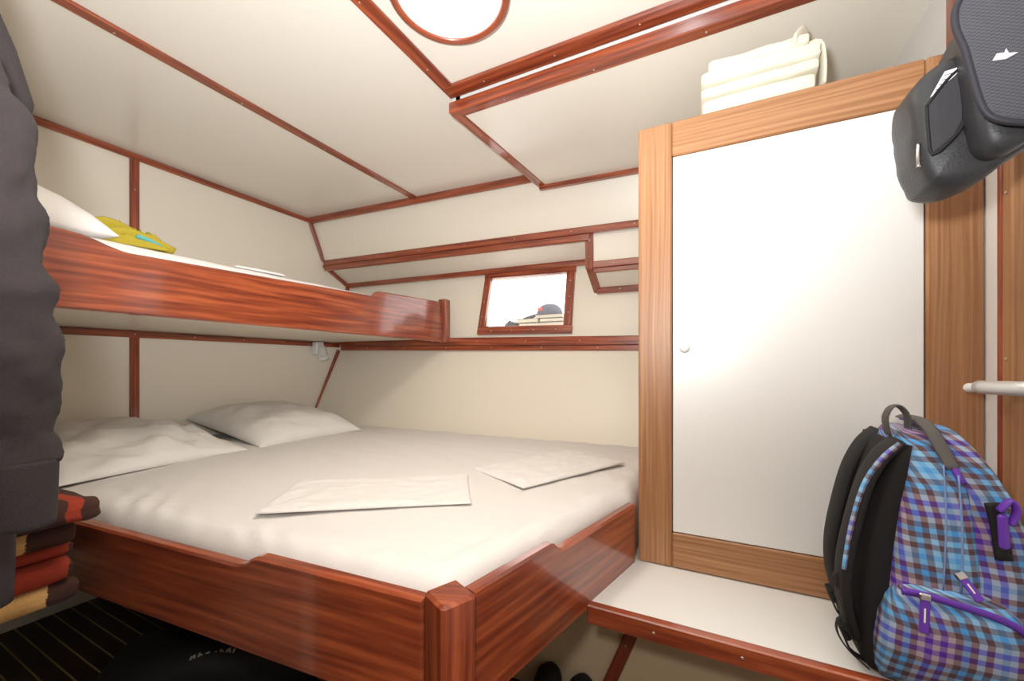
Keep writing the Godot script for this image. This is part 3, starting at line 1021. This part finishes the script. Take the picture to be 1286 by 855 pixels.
# ---------------------------------------------------------------- soft stacks
func folded(hu: float, hs: float, h: float, layers: int, seed_at: float, bump: float) -> ArrayMesh:
	# closed slab along x: front (towards +z) shows the rounded folds
	var rings := []
	var sides := 44
	var rows := []
	var uvs := []
	var list := [-1.0, -0.97, -0.9, -0.75, -0.5, -0.25, 0.0, 0.25, 0.5, 0.75, 0.9, 0.97, 1.0]
	for i in list.size():
		var a: float = list[i]
		var f := sqrt(maxf(0.0, 1.0 - pow(absf(a), 14.0)))
		var row := []
		var q := []
		for k in sides + 1:
			var t := TAU * (k % sides) / sides
			var zz := spow(cos(t), 2.0 / 7.0)
			var yy := spow(sin(t), 2.0 / 5.0)
			var groove := 0.0
			if absf(zz) > 0.5 and layers > 1:
				var ph := fposmod((yy + 1.0) / 2.0 * layers, 1.0)
				groove = 0.010 * pow(absf(ph - 0.5) * 2.0, 6.0) * (1.0 if absf(yy) < 0.85 else 0.0)
			var z := zz * (hs * (0.94 + 0.06 * f)) - signf(zz) * groove
			var y := yy * h / 2.0 * (0.75 + 0.25 * f)
			var x := a * hu
			y += bump * noise.get_noise_3d(x * 12.0, z * 12.0, seed_at)
			z += bump * noise.get_noise_3d(x * 14.0, y * 30.0, seed_at + 9.0)
			row.append(Vector3(x, y, z))
			q.append(Vector2(zz * 0.48 + 0.5, a * 0.5 + yy * 0.1))
		rows.append(row)
		uvs.append(q)
	var r0 := []
	var r1 := []
	for k in sides + 1:
		r0.append(Vector3(-hu, 0, 0))
		r1.append(Vector3(hu, 0, 0))
	rows.push_front(r0)
	rows.push_back(r1)
	var mids := []
	for k in sides + 1:
		mids.append(Vector2(0.5, 0.5))
	uvs.push_front(mids)
	uvs.push_back(mids)
	return surface(rows, true, uvs)


func build_towels() -> void:
	var y := 1.797
	var spec := [[0.130, 0.105, 0.046, 1, "thick cream towel at the bottom of the stack on the wardrobe"], [0.136, 0.105, 0.032, 1, "cream towel lying second from the bottom on the wardrobe stack"], [0.138, 0.108, 0.045, 2, "doubled cream towel below the top one on the wardrobe"]]
	for i in spec.size():
		var g: Array = spec[i]
		single("towel", folded(g[0], g[1], g[2], g[3], i * 7.0, 0.004), M.towel, turned(-0.02 + 0.02 * i, 0, 0, P(0.117, y + g[2] / 2.0, 1.357)), g[4], "towel", "towels on the wardrobe")
		y += g[2] + 0.001
	var t := thing("towel", P(0.12, y, 1.36), "cream towel rolled up on top of the wardrobe stack", "towel", "towels on the wardrobe")
	part(t, "cloth", folded(0.118, 0.095, 0.03, 1, 40.0, 0.008), M.towel, turned(0.03, 0, 0.02, P(0.115, y + 0.016, 1.36)))
	part(t, "loose_end", tube([P(0.20, y + 0.012, 1.27), P(0.218, y + 0.04, 1.29), P(0.232, y + 0.045, 1.33), P(0.238, y + 0.02, 1.40)], 0.024, 0.006, Vector3(0.4, 1, 0.3), 12), M.towel)
	part(t, "loose_end", tube([P(0.268, y - 0.10, 1.30), P(0.268, y - 0.05, 1.295), P(0.262, y + 0.002, 1.30), P(0.24, y + 0.016, 1.32)], 0.022, 0.006, Vector3(0.1, 0.1, 1), 12), M.towel)


func build_blankets() -> void:
	var sh := thing("wall_shelf", P(-1.45, 0.55, 0.22), "narrow varnished shelf under the striped blankets", "shelf")
	box_between(sh, "board", Vector3(-1.74, 0.541, 0.102), Vector3(-1.34, 0.558, 0.36), M.mahogany)
	box_between(sh, "bracket", Vector3(-1.70, 0.46, 0.102), Vector3(-1.68, 0.538, 0.25), M.mahogany)
	var g := "folded striped blankets"
	single("blanket", folded(0.225, 0.13, 0.048, 1, 3.0, 0.006), M.blanket_c, turned(0.03, 0, 0, P(-1.51, 0.583, 0.245)), "folded dark blanket with a broad buff stripe at the bottom of the pile", "blanket", g)
	single("blanket", folded(0.235, 0.13, 0.046, 1, 13.0, 0.006), M.blanket_b, turned(-0.02, 0, 0, P(-1.515, 0.632, 0.245)), "thick rust red blanket second from the bottom of the pile", "blanket", g)
	single("blanket", folded(0.215, 0.13, 0.030, 1, 23.0, 0.004), M.blanket_b, turned(0.04, 0, 0, P(-1.52, 0.672, 0.24)), "thin rust red blanket in the middle of the pile", "blanket", g)
	single("blanket", folded(0.235, 0.13, 0.046, 1, 29.0, 0.006), M.blanket_d, turned(0.0, 0, 0, P(-1.51, 0.712, 0.245)), "folded brown blanket with a buff end just under the top one", "blanket", g)
	single("blanket", folded(0.27, 0.14, 0.050, 1, 33.0, 0.008), M.blanket_a, turned(0.04, 0, 0.02, P(-1.48, 0.766, 0.245)), "folded brown blanket with an orange stripe on top of the pile", "blanket", g)


# ---------------------------------------------------------------- backpack on the ledge
func ring_box(u0: float, u1: float, s0: float, s1: float, y: float, e: float) -> Dictionary:
	return {"c": P((u0 + u1) / 2.0, y, (s0 + s1) / 2.0), "ax": Vector3((u1 - u0) / 2.0, 0, 0), "ay": Vector3(0, 0, (s1 - s0) / 2.0), "e": e}


func build_backpack() -> void:
	var b := thing("backpack", P(0.38, 0.5, 1.08), "blue and purple plaid backpack with black straps on the white ledge", "backpack")
	var rings := []
	for k in [[0.503, 0.300, 0.425, 0.985, 1.19], [0.512, 0.285, 0.435, 0.965, 1.20], [0.55, 0.282, 0.44, 0.955, 1.21], [0.65, 0.288, 0.435, 0.952, 1.21], [0.75, 0.300, 0.425, 0.952, 1.20], [0.82, 0.308, 0.42, 0.955, 1.195], [0.87, 0.314, 0.412, 0.96, 1.19], [0.91, 0.320, 0.40, 0.968, 1.18], [0.94, 0.325, 0.388, 0.98, 1.165], [0.958, 0.33, 0.375, 1.0, 1.14], [0.966, 0.338, 0.36, 1.02, 1.12]]:
		rings.append(ring_box(k[1], k[2], k[3], k[4], k[0], 4.5))
	part(b, "main_compartment", loft(rings, 48, 0.006, 14.0), M.plaid)
	rings = []
	for k in [[0.508, 0.40, 0.475, 0.99, 1.18], [0.53, 0.39, 0.49, 0.975, 1.19], [0.62, 0.385, 0.50, 0.965, 1.20], [0.72, 0.384, 0.497, 0.962, 1.20], [0.80, 0.384, 0.487, 0.962, 1.195], [0.86, 0.384, 0.468, 0.965, 1.19], [0.90, 0.384, 0.448, 0.97, 1.18], [0.94, 0.382, 0.424, 0.978, 1.165], [0.965, 0.378, 0.406, 0.995, 1.15], [0.973, 0.38, 0.396, 1.01, 1.13]]:
		rings.append(ring_box(k[1], k[2], k[3], k[4], k[0], 4.0))
	part(b, "front_compartment", loft(rings, 48, 0.006, 14.0), M.plaid2)
	# side pocket with its purple zip
	rings = []
	for k in [[0.509, 0.285, 0.46, 0.965], [0.53, 0.278, 0.47, 0.945], [0.58, 0.280, 0.474, 0.930], [0.63, 0.286, 0.472, 0.926], [0.665, 0.294, 0.464, 0.930], [0.685, 0.302, 0.45, 0.940], [0.698, 0.315, 0.41, 0.952]]:
		rings.append(ring_box(k[1], k[2], k[3], 1.02, k[0], 4.0))
	var sp := part(b, "side_pocket", loft(rings, 48, 0.008, 18.0), M.plaid3)
	part(sp, "zipper", tube([P(0.305, 0.690, 0.933), P(0.33, 0.691, 0.932), P(0.37, 0.686, 0.930), P(0.42, 0.676, 0.930), P(0.452, 0.660, 0.932), P(0.468, 0.63, 0.936), P(0.470, 0.59, 0.94), P(0.464, 0.55, 0.948)], 0.0065, 0.004, Vector3(0, 1, 0.2), 10), M.purple)
	zip_pull(sp, P(0.331, 0.692, 0.921), P(0.328, 0.632, 0.917), 0.0065)
	# zips and pulls
	part(b, "zipper", tube([P(0.390, 0.885, 0.953), P(0.376, 0.925, 0.965), P(0.368, 0.962, 0.99), P(0.366, 0.976, 1.03), P(0.366, 0.976, 1.12)], 0.0055, 0.004, Vector3(1, 0.2, 0), 8), M.purple)
	part(b, "zip_band", tube([P(0.380, 0.908, 0.958), P(0.368, 0.945, 0.97), P(0.360, 0.975, 0.99), P(0.358, 0.985, 1.03), P(0.358, 0.983, 1.10)], 0.010, 0.003, Vector3(1, 0.3, 0), 8), M.webbing)
	part(b, "seam", tube([P(0.382, 0.90, 0.946), P(0.386, 0.80, 0.944), P(0.384, 0.70, 0.944)], 0.0016, 0.0016, Vector3.RIGHT, 6), M.seam)
	part(b, "seam", tube([P(0.365, 0.915, 0.950), P(0.366, 0.82, 0.944), P(0.362, 0.70, 0.943)], 0.0013, 0.0013, Vector3.RIGHT, 6), M.seam)
	zip_pull(b, P(0.382, 0.732, 0.938), P(0.400, 0.700, 0.926), 0.006)
	# top handle
	part(b, "handle", tube([P(0.316, 0.952, 1.03), P(0.309, 0.985, 1.02), P(0.316, 1.007, 1.015), P(0.330, 1.008, 1.02), P(0.341, 0.99, 1.02), P(0.345, 0.955, 1.03)], 0.010, 0.0028, Vector3(0.2, 0.1, 1), 10), M.webbing)
	# padded back and shoulder straps
	rings = []
	for k in [[0.515, 0.268, 0.31], [0.55, 0.258, 0.315], [0.65, 0.256, 0.32], [0.75, 0.264, 0.325], [0.84, 0.285, 0.33], [0.90, 0.302, 0.335], [0.94, 0.316, 0.338]]:
		rings.append(ring_box(k[1], k[2], 0.972, 1.19, k[0], 4.0))
	part(b, "back_panel", loft(rings, 36), M.mesh_black)
	for g in [[1.0, 0.0], [1.145, 0.012]]:
		var s: float = g[0]
		var o: float = g[1]
		var st := part(b, "shoulder_strap", tube([P(0.322 + o, 0.945, s), P(0.296 + o, 0.915, s), P(0.272 + o, 0.86, s), P(0.252 + o, 0.78, s - 0.005), P(0.238 + o, 0.70, s - 0.01), P(0.238 + o, 0.63, s - 0.01), P(0.252 + o, 0.57, s)], 0.032, 0.010, Vector3.FORWARD, 14, 3.0), M.black)
		if o == 0.0:
			part(st, "edging", tube([P(0.314 + o, 0.944, s - 0.033), P(0.288 + o, 0.913, s - 0.033), P(0.262 + o, 0.86, s - 0.033), P(0.242 + o, 0.78, s - 0.038), P(0.230 + o, 0.70, s - 0.043)], 0.005, 0.003, Vector3.UP, 6), M.plaid)
		part(st, "webbing", tube([P(0.246 + o, 0.60, s), P(0.240 + o, 0.56, s - 0.005), P(0.252 + o, 0.525, s), P(0.28, 0.512, s)], 0.011, 0.002, Vector3.FORWARD, 8), M.black)
		part(st, "buckle", cbox(Vector3(0.012, 0.03, 0.034), 0.003), M.black, turned(0.0, 0, 0.3, P(0.240 + o, 0.565, s)))
	part(b, "loose_webbing", tube([P(0.262, 0.678, 1.0), P(0.232, 0.682, 0.99), P(0.220, 0.672, 0.985), P(0.226, 0.652, 0.985), P(0.246, 0.628, 0.99)], 0.007, 0.0016, Vector3(0.1, 0.2, 1), 8), M.black)
	part(b, "loose_webbing", tube([P(0.25, 0.612, 0.985), P(0.233, 0.606, 0.975), P(0.222, 0.585, 0.972), P(0.228, 0.56, 0.972), P(0.246, 0.535, 0.975), P(0.272, 0.512, 0.98)], 0.006, 0.0014, Vector3(0.1, 0.2, 1), 8), M.black)
	part(b, "clip", cbox(Vector3(0.022, 0.014, 0.008), 0.003), M.black, turned(0.2, 0, -0.5, P(0.236, 0.582, 0.972)))
	# compression strap with purple buckle
	part(b, "compression_strap", tube([P(0.425, 0.858, 0.951), P(0.432, 0.82, 0.951), P(0.438, 0.765, 0.951)], 0.011, 0.003, Vector3.RIGHT, 8), M.black)
	part(b, "side_buckle", cbox(Vector3(0.014, 0.058, 0.010), 0.004), M.purple, turned(0.2, 0, 0.05, P(0.433, 0.815, 0.941)))
	part(b, "side_buckle", tube([P(0.428, 0.848, 0.942), P(0.440, 0.868, 0.938), P(0.446, 0.85, 0.938), P(0.440, 0.828, 0.94)], 0.007, 0.0035, Vector3(0.3, 0, 1), 8), M.purple)


func zip_pull(parent: Node3D, a: Vector3, b: Vector3, w: float) -> void:
	part(parent, "slider", cbox(Vector3(0.012, 0.016, 0.006), 0.002), M.chrome, Transform3D(frame_of(b, a, Vector3.RIGHT), a))
	var p := part(parent, "pull_tab", cbox(Vector3(a.distance_to(b), w * 2.0, 0.003), 0.001), M.purple, Transform3D(frame_of(b, a, Vector3.RIGHT), (a + b) / 2.0))
	part(p, "print", cbox(Vector3(a.distance_to(b) * 0.4, w * 0.45, 0.0034), 0.0004), M.paper, Transform3D(frame_of(b, a, Vector3.RIGHT), (a + b) / 2.0))


# ---------------------------------------------------------------- bag hung up at the door
# outline in u, y blown up between two depths
func blob(pts: Array, s0: float, s1: float, bulge: float) -> ArrayMesh:
	var ring := []
	var n := pts.size()
	for i in n:
		var p1: Vector2 = pts[i]
		var p2: Vector2 = pts[(i + 1) % n]
		for k in 4:
			ring.append(p1.cubic_interpolate(p2, pts[(i + n - 1) % n], pts[(i + 2) % n], k / 4.0))
	var mid := Vector2.ZERO
	for p in ring:
		mid += p / ring.size()
	var rows := []
	var uvs := []
	for g in [[0.0, 0.0], [0.0, 0.5], [0.03, 0.86], [0.1, 0.95], [0.22, 0.99], [0.4, 1.0], [0.7, 1.0], [0.88, 0.97], [0.97, 0.9], [1.0, 0.6], [1.0, 0.0]]:
		var row := []
		var q := []
		for i in ring.size() + 1:
			var p: Vector2 = ring[i % ring.size()]
			var d := p - mid
			var v: Vector2 = mid + d * float(g[1])
			var w := P(v.x, v.y, lerpf(s0, s1, g[0]))
			w += Vector3(0.5, 0.5, 0.7) * bulge * noise.get_noise_3dv(w * 14.0)
			row.append(w)
			q.append(v)
		rows.append(row)
		uvs.append(q)
	return surface(rows, true, uvs)


func build_hanging_bag() -> void:
	var b := thing("shoulder_bag", P(0.43, 1.37, 0.88), "dark grey nylon bag with a flap hanging over the wardrobe corner", "bag")
	var outline := []
	for k in [[0.347, 1.577], [0.326, 1.568], [0.307, 1.553], [0.295, 1.530], [0.297, 1.482], [0.303, 1.43], [0.315, 1.386], [0.326, 1.375], [0.357, 1.371], [0.387, 1.381], [0.417, 1.406], [0.47, 1.445], [0.515, 1.49], [0.525, 1.60], [0.50, 1.69], [0.42, 1.70], [0.37, 1.64]]:
		outline.append(Vector2(k[0], k[1]))
	part(b, "body", blob(outline, 0.855, 0.97, 0.006), M.nylon)
	outline = []
	for k in [[0.342, 1.56], [0.345, 1.50], [0.352, 1.44], [0.362, 1.405], [0.385, 1.396], [0.42, 1.415], [0.47, 1.45], [0.51, 1.49], [0.518, 1.60], [0.50, 1.685], [0.40, 1.69], [0.35, 1.64]]:
		outline.append(Vector2(k[0], k[1]))
	part(b, "front_compartment", blob(outline, 0.811, 0.88, 0.004), M.nylon)
	# flap
	var pl := PackedVector2Array([Vector2(0.332, 1.665), Vector2(0.325, 1.62), Vector2(0.318, 1.60), Vector2(0.3165, 1.585), Vector2(0.319, 1.565), Vector2(0.327, 1.537), Vector2(0.336, 1.489), Vector2(0.342, 1.46), Vector2(0.349, 1.440), Vector2(0.362, 1.427), Vector2(0.385, 1.417), Vector2(0.45, 1.400), Vector2(0.49, 1.40), Vector2(0.51, 1.43), Vector2(0.515, 1.665), Vector2(0.50, 1.70), Vector2(0.35, 1.70)])
	var f := part(b, "flap", extrude(pl, 0.018, 0.006), M.bagflap, Transform3D(Basis.IDENTITY, P(0, 0, 0.80)))
	var path := []
	for i in pl.size():
		path.append(P(pl[i].x, pl[i].y, 0.794))
	part(f, "piping", tube(path, 0.0042, 0.0042, Vector3.FORWARD + Vector3(0.2, 0.3, 0), 8, 2.0, 3), M.piping)
	var lg := PackedVector2Array([Vector2(0.353, 1.510), Vector2(0.357, 1.518), Vector2(0.3645, 1.517), Vector2(0.366, 1.522), Vector2(0.3685, 1.515), Vector2(0.377, 1.513), Vector2(0.366, 1.508)])
	part(f, "emblem", extrude(lg, 0.002, 0.0004), M.paper, Transform3D(Basis.IDENTITY, P(0, 0, 0.7905)))
	# net pocket with a paper in it
	var mp := PackedVector2Array([Vector2(0.308, 1.496), Vector2(0.330, 1.528), Vector2(0.347, 1.540), Vector2(0.351, 1.50), Vector2(0.350, 1.462), Vector2(0.34, 1.44), Vector2(0.315, 1.418), Vector2(0.310, 1.455)])
	var net := part(b, "net_pocket", extrude(mp, 0.008, 0.003), M.bagmesh, Transform3D(Basis.IDENTITY, P(0, 0, 0.855)))
	var mpath := []
	for v in mp:
		mpath.append(P(v.x, v.y, 0.852))
	mpath.append(mpath[0])
	part(net, "binding", tube(mpath, 0.0024, 0.0024, Vector3.FORWARD + Vector3(0.2, 0.3, 0), 6, 2.0, 3), M.black)
	var tg := PackedVector2Array([Vector2(0.312, 1.508), Vector2(0.329, 1.544), Vector2(0.344, 1.5455), Vector2(0.345, 1.539), Vector2(0.329, 1.522)])
	var pp := single("paper_slip", extrude(tg, 0.002, 0.0004), M.paper, Transform3D(Basis.IDENTITY, P(0, 0, 0.853)), "white printed paper slip tucked in the net pocket of the hanging bag", "paper")
	for i in 4:
		part(pp, "print_line", cbox(Vector3(0.012, 0.0009, 0.0006), 0.0001), M.piping, turned(0, 0, 0.12, P(0.334 - i * 0.0035, 1.538 - i * 0.0065, 0.8518)))
	part(b, "zipper", tube([P(0.352, 1.503, 0.846), P(0.355, 1.475, 0.81), P(0.357, 1.452, 0.808)], 0.0025, 0.002, Vector3.RIGHT, 8), M.chrome)
	part(b, "zipper", tube([P(0.300, 1.440, 0.855), P(0.2985, 1.420, 0.853), P(0.299, 1.402, 0.853)], 0.0028, 0.0016, Vector3.RIGHT, 8), M.chrome)
	part(b, "strap", tube([P(0.44, 1.70, 0.92), P(0.46, 1.80, 0.92), P(0.51, 1.88, 0.92), P(0.532, 1.90, 0.92), P(0.52, 1.88, 0.94), P(0.48, 1.78, 0.95), P(0.45, 1.70, 0.95)], 0.014, 0.002, Vector3.FORWARD, 8), M.black)
	var hk := thing("coat_hook", P(0.546, 1.9, 0.93), "metal hook on the wall holding the dark bag", "hook")
	box_between(hk, "plate", Vector3(0.536, 1.87, 0.915), Vector3(0.546, 1.93, 0.945), M.chrome, 0.002)
	part(hk, "prong", tube([P(0.54, 1.89, 0.93), P(0.525, 1.882, 0.93), P(0.512, 1.888, 0.93), P(0.508, 1.905, 0.93)], 0.004, 0.004, Vector3(0, 0.1, 1), 8), M.chrome)


# ---------------------------------------------------------------- jacket by the entry
func cam_p(x: float, y: float, z: float) -> Vector3:   # metres right of the eye, room height, metres ahead along the lens axis
	var t := deg_to_rad(26.29)
	return P(x * cos(t) - z * sin(t), y, x * sin(t) + z * cos(t))


func build_jacket() -> void:
	var j := thing("jacket", P(-0.93, 0.75, 0.15), "dark brown fleece jacket hanging beside the berths", "jacket")
	var t := deg_to_rad(26.29)
	var xr := Vector3(cos(t), 0, -sin(t))
	var zr := Vector3(-sin(t), 0, -cos(t))
	var rings := []
	for k in [[0.728, -0.840, 0.082, 0.045], [0.745, -0.840, 0.078, 0.05], [0.85, -0.840, 0.078, 0.055], [1.0, -0.840, 0.078, 0.06], [1.2, -0.840, 0.078, 0.06], [1.4, -0.840, 0.078, 0.065], [1.50, -0.82, 0.08, 0.06], [1.58, -0.825, 0.06, 0.055], [1.64, -0.83, 0.04, 0.04], [1.70, -0.83, 0.038, 0.04], [1.72, -0.83, 0.03, 0.035]]:
		rings.append({"c": cam_p(k[1], k[0], 0.585), "ax": xr * k[2], "ay": zr * k[3], "e": 2.6})
	part(j, "body", loft(rings, 40, 0.008, 9.0), M.jacket)
	# sleeve: right-hand edge as it hangs
	var sl := []
	for k in [[1.60, -0.725, 0.03], [1.53, -0.685, 0.045], [1.461, -0.643, 0.056], [1.436, -0.629, 0.06], [1.37, -0.611, 0.062], [1.296, -0.598, 0.06], [1.22, -0.592, 0.056], [1.17, -0.585, 0.060], [1.106, -0.575, 0.062], [1.05, -0.579, 0.057], [1.0, -0.583, 0.050], [0.98, -0.577, 0.052], [0.968, -0.573, 0.053], [0.962, -0.574, 0.051]]:
		var h: float = k[0]
		sl.append({"c": cam_p(k[1] - k[2] - 0.013, h, 0.50), "ax": xr * k[2], "ay": zr * (k[2] * 0.8), "e": 2.2})
	var dense := []
	for i in sl.size() - 1:
		for m in 8:
			var f := m / 8.0
			var rc: Vector3 = sl[i].c.lerp(sl[i + 1].c, f)
			var w := 1.0 + 0.05 * sin(rc.y * 60.0 + 2.0 * sin(rc.y * 21.0)) * smoothstep(1.0, 1.1, rc.y)
			dense.append({"c": rc, "ax": sl[i].ax.lerp(sl[i + 1].ax, f) * w, "ay": sl[i].ay.lerp(sl[i + 1].ay, f) * w, "e": 2.2})
	dense.append(sl[-1])
	part(j, "sleeve", loft(dense, 72, 0.011, 10.0), M.jacket)
	rings = []
	for k in [[0.967, 0.045], [0.962, 0.048], [0.93, 0.047], [0.90, 0.0455], [0.892, 0.045], [0.885, 0.042]]:
		rings.append({"c": cam_p(-0.586 - k[1], k[0], 0.50), "ax": xr * k[1], "ay": zr * (k[1] * 0.7), "e": 2.4})
	part(j, "cuff", loft(rings, 48, 0.002, 30.0), M.jacket)
	part(j, "hood", loft([{"c": cam_p(-0.83, 1.50, 0.56), "ax": xr * 0.05, "ay": zr * 0.04}, {"c": cam_p(-0.83, 1.57, 0.55), "ax": xr * 0.075, "ay": zr * 0.05}, {"c": cam_p(-0.83, 1.66, 0.56), "ax": xr * 0.07, "ay": zr * 0.05}, {"c": cam_p(-0.825, 1.73, 0.58), "ax": xr * 0.03, "ay": zr * 0.03}], 32, 0.012, 12.0), M.jacket)
	var hk := thing("coat_hook", P(-1.10, 1.72, 0.02), "metal hook on the entry partition holding the jacket", "hook")
	box_between(hk, "plate", Vector3(-1.10, 1.70, 0.01), Vector3(-1.092, 1.77, 0.04), M.chrome, 0.002)
	part(hk, "prong", tube([P(-1.095, 1.72, 0.025), P(-1.05, 1.712, 0.06), P(-1.01, 1.715, 0.13), P(-1.0, 1.735, 0.15)], 0.004, 0.004, Vector3(0.1, 0.1, 1), 8), M.chrome)


# ---------------------------------------------------------------- under the berth and beyond the window
func build_floor_things() -> void:
	var d := thing("duffel_bag", P(-1.47, 0, 0.78), "black duffel bag with faint grey lettering under the berth", "bag")
	var rings := []
	var mid := P(-1.47, 0.0, 0.78)
	var dir := P(0.73, 0, 0.68).normalized()
	var side := P(0.68, 0, -0.73).normalized()
	for k in [[-0.33, 0.05, 0.04], [-0.32, 0.08, 0.07], [-0.28, 0.115, 0.092], [-0.15, 0.13, 0.1], [0.0, 0.132, 0.102], [0.15, 0.13, 0.1], [0.28, 0.115, 0.092], [0.32, 0.08, 0.07], [0.33, 0.05, 0.04]]:
		rings.append({"c": mid + dir * k[0] + Vector3(0, k[2] + 0.002, 0), "ax": side * k[1], "ay": Vector3(0, k[2], 0), "e": 2.8})
	var body := part(d, "body", loft(rings, 40), M.duffel)
	# faint worn lettering, too worn to read: a row of short strokes
	var lz := (side * 0.75 + Vector3.UP * 0.65).normalized()
	var ly := lz.cross(dir)
	for i in 13:
		var hgt := 0.016 + 0.005 * (i % 3)
		var lean := 0.45 * (i % 2) - 0.2
		var bs := Basis(dir.rotated(lz, lean), ly.rotated(lz, lean), lz)
		part(body, "lettering", cbox(Vector3(0.006, hgt, 0.002), 0.0005), M.print, Transform3D(bs, mid + dir * (-0.055 + i * 0.0095) + side * 0.106 + Vector3(0, 0.178, 0)))
	part(d, "handle", tube([mid + dir * -0.13 + Vector3(0, 0.195, 0), mid + dir * -0.11 + Vector3(0, 0.235, 0), mid + dir * 0.11 + Vector3(0, 0.24, 0), mid + dir * 0.13 + Vector3(0, 0.195, 0)], 0.012, 0.004, side, 8), M.duffel)
	# shoes standing toe against the locker panel
	for g in [[-0.460, -0.02, "black shoe on the floor below the ledge, the one farther from the slanted batten"], [-0.352, 0.02, "black shoe on the floor below the ledge, right beside the slanted batten"]]:
		var u: float = g[0]
		var sh := thing("shoe", P(u, 0, 1.09), g[2], "shoe", "shoes below the ledge")
		rings = []
		for k in [[1.232, 0.020, 0.050, 0.050], [1.226, 0.034, 0.052, 0.050], [1.20, 0.042, 0.056, 0.054], [1.16, 0.040, 0.050, 0.048], [1.10, 0.036, 0.042, 0.040], [1.02, 0.044, 0.034, 0.032], [0.97, 0.042, 0.030, 0.028], [0.95, 0.026, 0.026, 0.022]]:
			rings.append({"c": P(u + g[1] * (1.23 - k[0]), 0.014 + k[2], k[0]), "ax": Vector3(k[1], 0, 0), "ay": Vector3(0, k[3], 0), "e": 2.6})
		part(sh, "upper", loft(rings, 28), M.shoe)
		rings = []
		for k in [[1.236, 0.025], [1.21, 0.043], [1.10, 0.038], [1.02, 0.047], [0.96, 0.04], [0.945, 0.025]]:
			rings.append({"c": P(u + g[1] * (1.23 - k[0]), 0.009, k[0]), "ax": Vector3(k[1], 0, 0), "ay": Vector3(0, 0.009, 0), "e": 4.0})
		part(sh, "sole", loft(rings, 28), M.black)


func build_window_things() -> void:
	var s := thing("outer_shelf", P(-1.0, 1.3, 2.5), "white shelf beyond the cabin window carrying books and a cap", "shelf")
	box_between(s, "board", Vector3(-1.9, 1.315, 2.42), Vector3(-0.2, 1.345, 2.95), M.white)
	var book := func(u: float, y: float, su: float, h: float, label: String, s0: float, turn: float):
		var b := thing("book", P(u, y, s0), label, "book", "books beyond the window")
		part(b, "pages", cbox(Vector3(su - 0.008, h - 0.006, 0.15), 0.002), M.bookpage, turned(turn, 0, 0, P(u, y + h / 2.0, s0)))
		for k in [0.0015, h - 0.0015]:
			part(b, "cover", cbox(Vector3(su, 0.003, 0.155), 0.001), M.bookcover, turned(turn, 0, 0, P(u, y + k, s0)))
	book.call(-1.10, 1.345, 0.16, 0.033, "cream book lying low beyond the window, under a thinner one", 2.56, 0.05)
	book.call(-1.11, 1.378, 0.17, 0.03, "cream book lying on another, nearer the dark bundle", 2.56, -0.04)
	book.call(-0.93, 1.345, 0.18, 0.032, "book at the bottom of the stack below the cap", 2.55, 0.0)
	book.call(-0.93, 1.377, 0.18, 0.026, "book in the middle of the stack below the cap", 2.55, 0.06)
	book.call(-0.95, 1.403, 0.20, 0.026, "cream book at the top of the stack below the cap", 2.55, -0.03)
	var c := thing("cap", P(-0.98, 1.43, 2.56), "blue-grey peaked cap with a red badge beyond the window", "cap")
	var rings := []
	for k in [[0.0, 0.088], [0.02, 0.088], [0.045, 0.080], [0.065, 0.062], [0.078, 0.035], [0.082, 0.01]]:
		rings.append({"c": P(-0.98, 1.43 + k[0], 2.57), "ax": Vector3(k[1], 0, 0), "ay": Vector3(0, 0, k[1])})
	part(c, "crown", loft(rings, 30), M.cap)
	part(c, "peak", pad(0.075, 0.05, 0.012, 3.0, 0.0, 0.0, 1.0, 0.0, 20, 0.5), M.cap, turned(0.3, 0.0, 0.25, P(-1.09, 1.428, 2.55)))
	part(c, "badge", pad(0.018, 0.013, 0.003, 3.0, 0.0, 0.0, 1.0, 0.0, 12, 0.5), M.capmark, turned(0.0, 1.2, 0.0, P(-1.02, 1.468, 2.494)))
	single("bundle", pad(0.065, 0.04, 0.055, 2.0, 0.0, 0.03, 16.0, 4.0, 24, 0.05), M.duffel, turned(0.1, 0, 0, P(-1.235, 1.346, 2.52)), "dark crumpled bundle beyond the lower corner of the window", "bundle")
